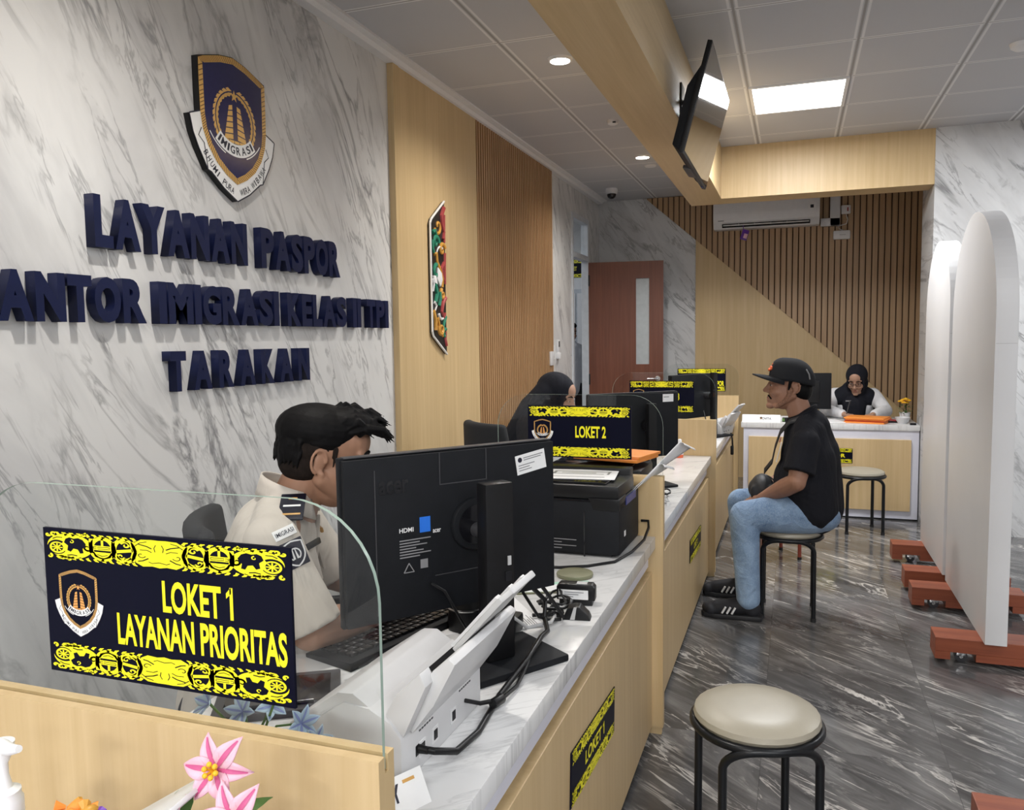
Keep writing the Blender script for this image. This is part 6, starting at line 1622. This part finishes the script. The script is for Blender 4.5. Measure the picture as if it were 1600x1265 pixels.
# ================================================================== flowers and small things around the nearest divider
def lily(t, c, n_dir, r, mat, vein, name='bloom', yellow=True, tip=.35):
    """six pointed petals opening around an axis"""
    c = Vector(c); nd = Vector(n_dir).normalized(); a0 = nd.orthogonal().normalized(); b0 = nd.cross(a0)
    g = empty(name, c, (0, 0, 0), t)
    for k in range(6):
        ph = 2 * math.pi * k / 6 + .2; d = a0 * math.cos(ph) + b0 * math.sin(ph); sd = nd.cross(d)
        rows, vr = [], []
        for i in range(9):
            s = i / 8; wd = r * .29 * math.sin(math.pi * (.06 + .94 * s) ** .8) * (1 if k % 2 else .85)
            p = d * (r * s) + nd * (r * (.30 * math.sin(s * math.pi * .8) - tip * s * s + .02 * (k % 2)))
            rows.append([p + sd * (wd * v) + nd * (-.10 * r * (1 - abs(v)) * math.sin(math.pi * s)) for v in (-1, -.5, 0, .5, 1)])
            vr.append([p + sd * (wd * .24 * v) + nd * (-.10 * r * (1 - abs(v) * .24) * math.sin(math.pi * s) + .0012) for v in (-1, 0, 1)])
        me = MB().quads(rows).mesh('petal', 60); o = link('petal', me, mat, g); so = o.modifiers.new('s', 'SOLIDIFY'); so.thickness = .0012; so.offset = -1
        link('petal_stripe', MB().quads(vr[:8]).mesh('stripe', 60), vein, g)
    if yellow:
        for k in range(6):
            ph = k * 1.05; d = a0 * math.cos(ph) + b0 * math.sin(ph)
            m = MB().tube([nd * .0, nd * (r * .25) + d * (r * .06), nd * (r * .42) + d * (r * .16)], .0012, 6); m.sphere(nd * (r * .43) + d * (r * .165), (.0028, .0028, .0028), 8).build('stamen', 'yellow_petal', g)
    return g
t = thing('flower_bunch', 'pink artificial lilies in front of the nearest maple divider', 'flowers', (-.52, .60, .738))
MB().lathe([(0, 0), (.032, 0), (.036, .02), (.028, .10), (.033, .14), (.03, .14), (.025, .10), (.03, .01), (0, .01)]).build('vase', 'white', t)
heads = [((-.005, .012, .300), (.25, -.85, .35)), ((.029, -.008, .268), (.35, -.85, .25)), ((-.012, -.03, .255), (-.35, -.8, .2))]
for c, d in heads:
    lily(t, c, d, .036, 'pink', 'deep_pink')
    MB().tube([(0, 0, .10), (c[0] * .4, c[1] * .5 + .006, .2), (c[0], c[1] + .003, c[2])], .0025, 8).build('stem', 'leaf', t)
for c, a in (((-.035, .0, .25), 2.4), ((.0, .02, .24), 1.2), ((.02, -.02, .225), -.4)):
    u = V(math.cos(a), math.sin(a), .5); v = V(-math.sin(a), math.cos(a), 0); c = V(*c)
    MB().quads([[c + u * (.05 * s) + v * (.011 * math.sin(math.pi * min(.98, s + .03)) * q) + V(0, 0, -.02 * s * s) for q in (-1, 0, 1)] for s in [k / 6 for k in range(7)]]).build('leaf', 'leaf', t)
t = thing('flower_bunch', 'pale blue artificial flowers behind the LOKET 1 sign on the counter', 'flowers', (-.775, .985, .738))
MB().lathe([(0, 0), (.028, 0), (.033, .03), (.025, .07), (.03, .09), (.026, .09), (.022, .07), (.028, .01), (0, .01)]).build('vase', 'white', t)
for c, d in (((-.06, -.02, .165), (-.4, -.7, .5)), ((-.015, .0, .150), (.1, -.8, .5)), ((.03, .01, .160), (.5, -.5, .6)), ((.075, .02, .135), (.7, -.4, .4)), ((.055, -.01, .190), (.5, -.2, .9)), ((.11, .0, .12), (.8, -.3, .3)), ((-.035, .02, .180), (0, -.3, 1))):
    lily(t, c, d, .026, 'blue_petal', 'blue_vein', yellow=False, tip=-.35)
    MB().tube([(0, 0, .06), (c[0] * .5, c[1] * .5, .13), c], .002, 8).build('stem', 'leaf', t)
t = thing('pump_bottle', 'white pump dispenser bottle in the lower left corner', 'bottle', (-.797, .60, .752))
MB().lathe([(0, 0), (.036, 0), (.038, .01), (.038, .15), (.03, .175), (.017, .186), (.017, .195)]).build('bottle_body', 'white', t)
MB().lathe([(.0175, .19), (.0185, .192), (.0185, .212), (.0165, .215), (.0165, .222), (.009, .226), (.006, .24), (.006, .252), (.0125, .268), (.0135, .276), (.0, .279)]).build('pump_head', 'white', t)
MB().tube([(.0, 0, .271), (.02, -.004, .273), (.034, -.006, .277)], [.009, .006, .004], 10).build('spout', 'white', t)
t = thing('paper_holder', 'white board leaning at an angle in front of the nearest divider', 'holder', (-.513, .60, .805), (0, R(-32), R(4)))
MB().box2((-.11, -.045, .195), (.095, .045, .2), .001).build('board', 'ivory', t, 30); MB().box2((-.105, -.04, .1935), (.09, .04, .195)).build('underside', 'grey_plastic', t, 0); MB().box2((-.012, -.04, .02), (-.008, .04, .195)).build('prop', 'ivory', t, 30)
t = thing('candy_bag', 'dark bag of orange and purple wrapped sweets in front of the nearest divider', 'sweets', (-.70, .59, .738))
u = MB(); u.sphere((0, 0, .10), (.05, .04, .10), 18); u.sphere((.0, 0, .19), (.032, .03, .022), 14); me = remesh(u, .006, 4); link('bag_body', me, 'purple', t)
random.seed(21)
for k in range(12):
    a = k * .75; r_ = .012 + .022 * (k % 3) / 2; c = V(r_ * math.cos(a), r_ * math.sin(a) * .8, .212 + .012 * ((k * 5) % 4) / 3)
    u = MB(); u.sphere(c, (.011, .008, .007), 10, (random.uniform(-.5, .5), random.uniform(-.5, .5), random.random() * 3)); dd = V(math.cos(a * 2), math.sin(a * 2), .3) * .013
    u.cyl(c + dd * .7, c + dd * 1.5, .002, .007, 8).cyl(c - dd * .7, c - dd * 1.5, .002, .007, 8).build('wrapped_sweet', ['orange_flower', 'purple', 'ochre_craft', 'orange_paper'][k % 4], t)
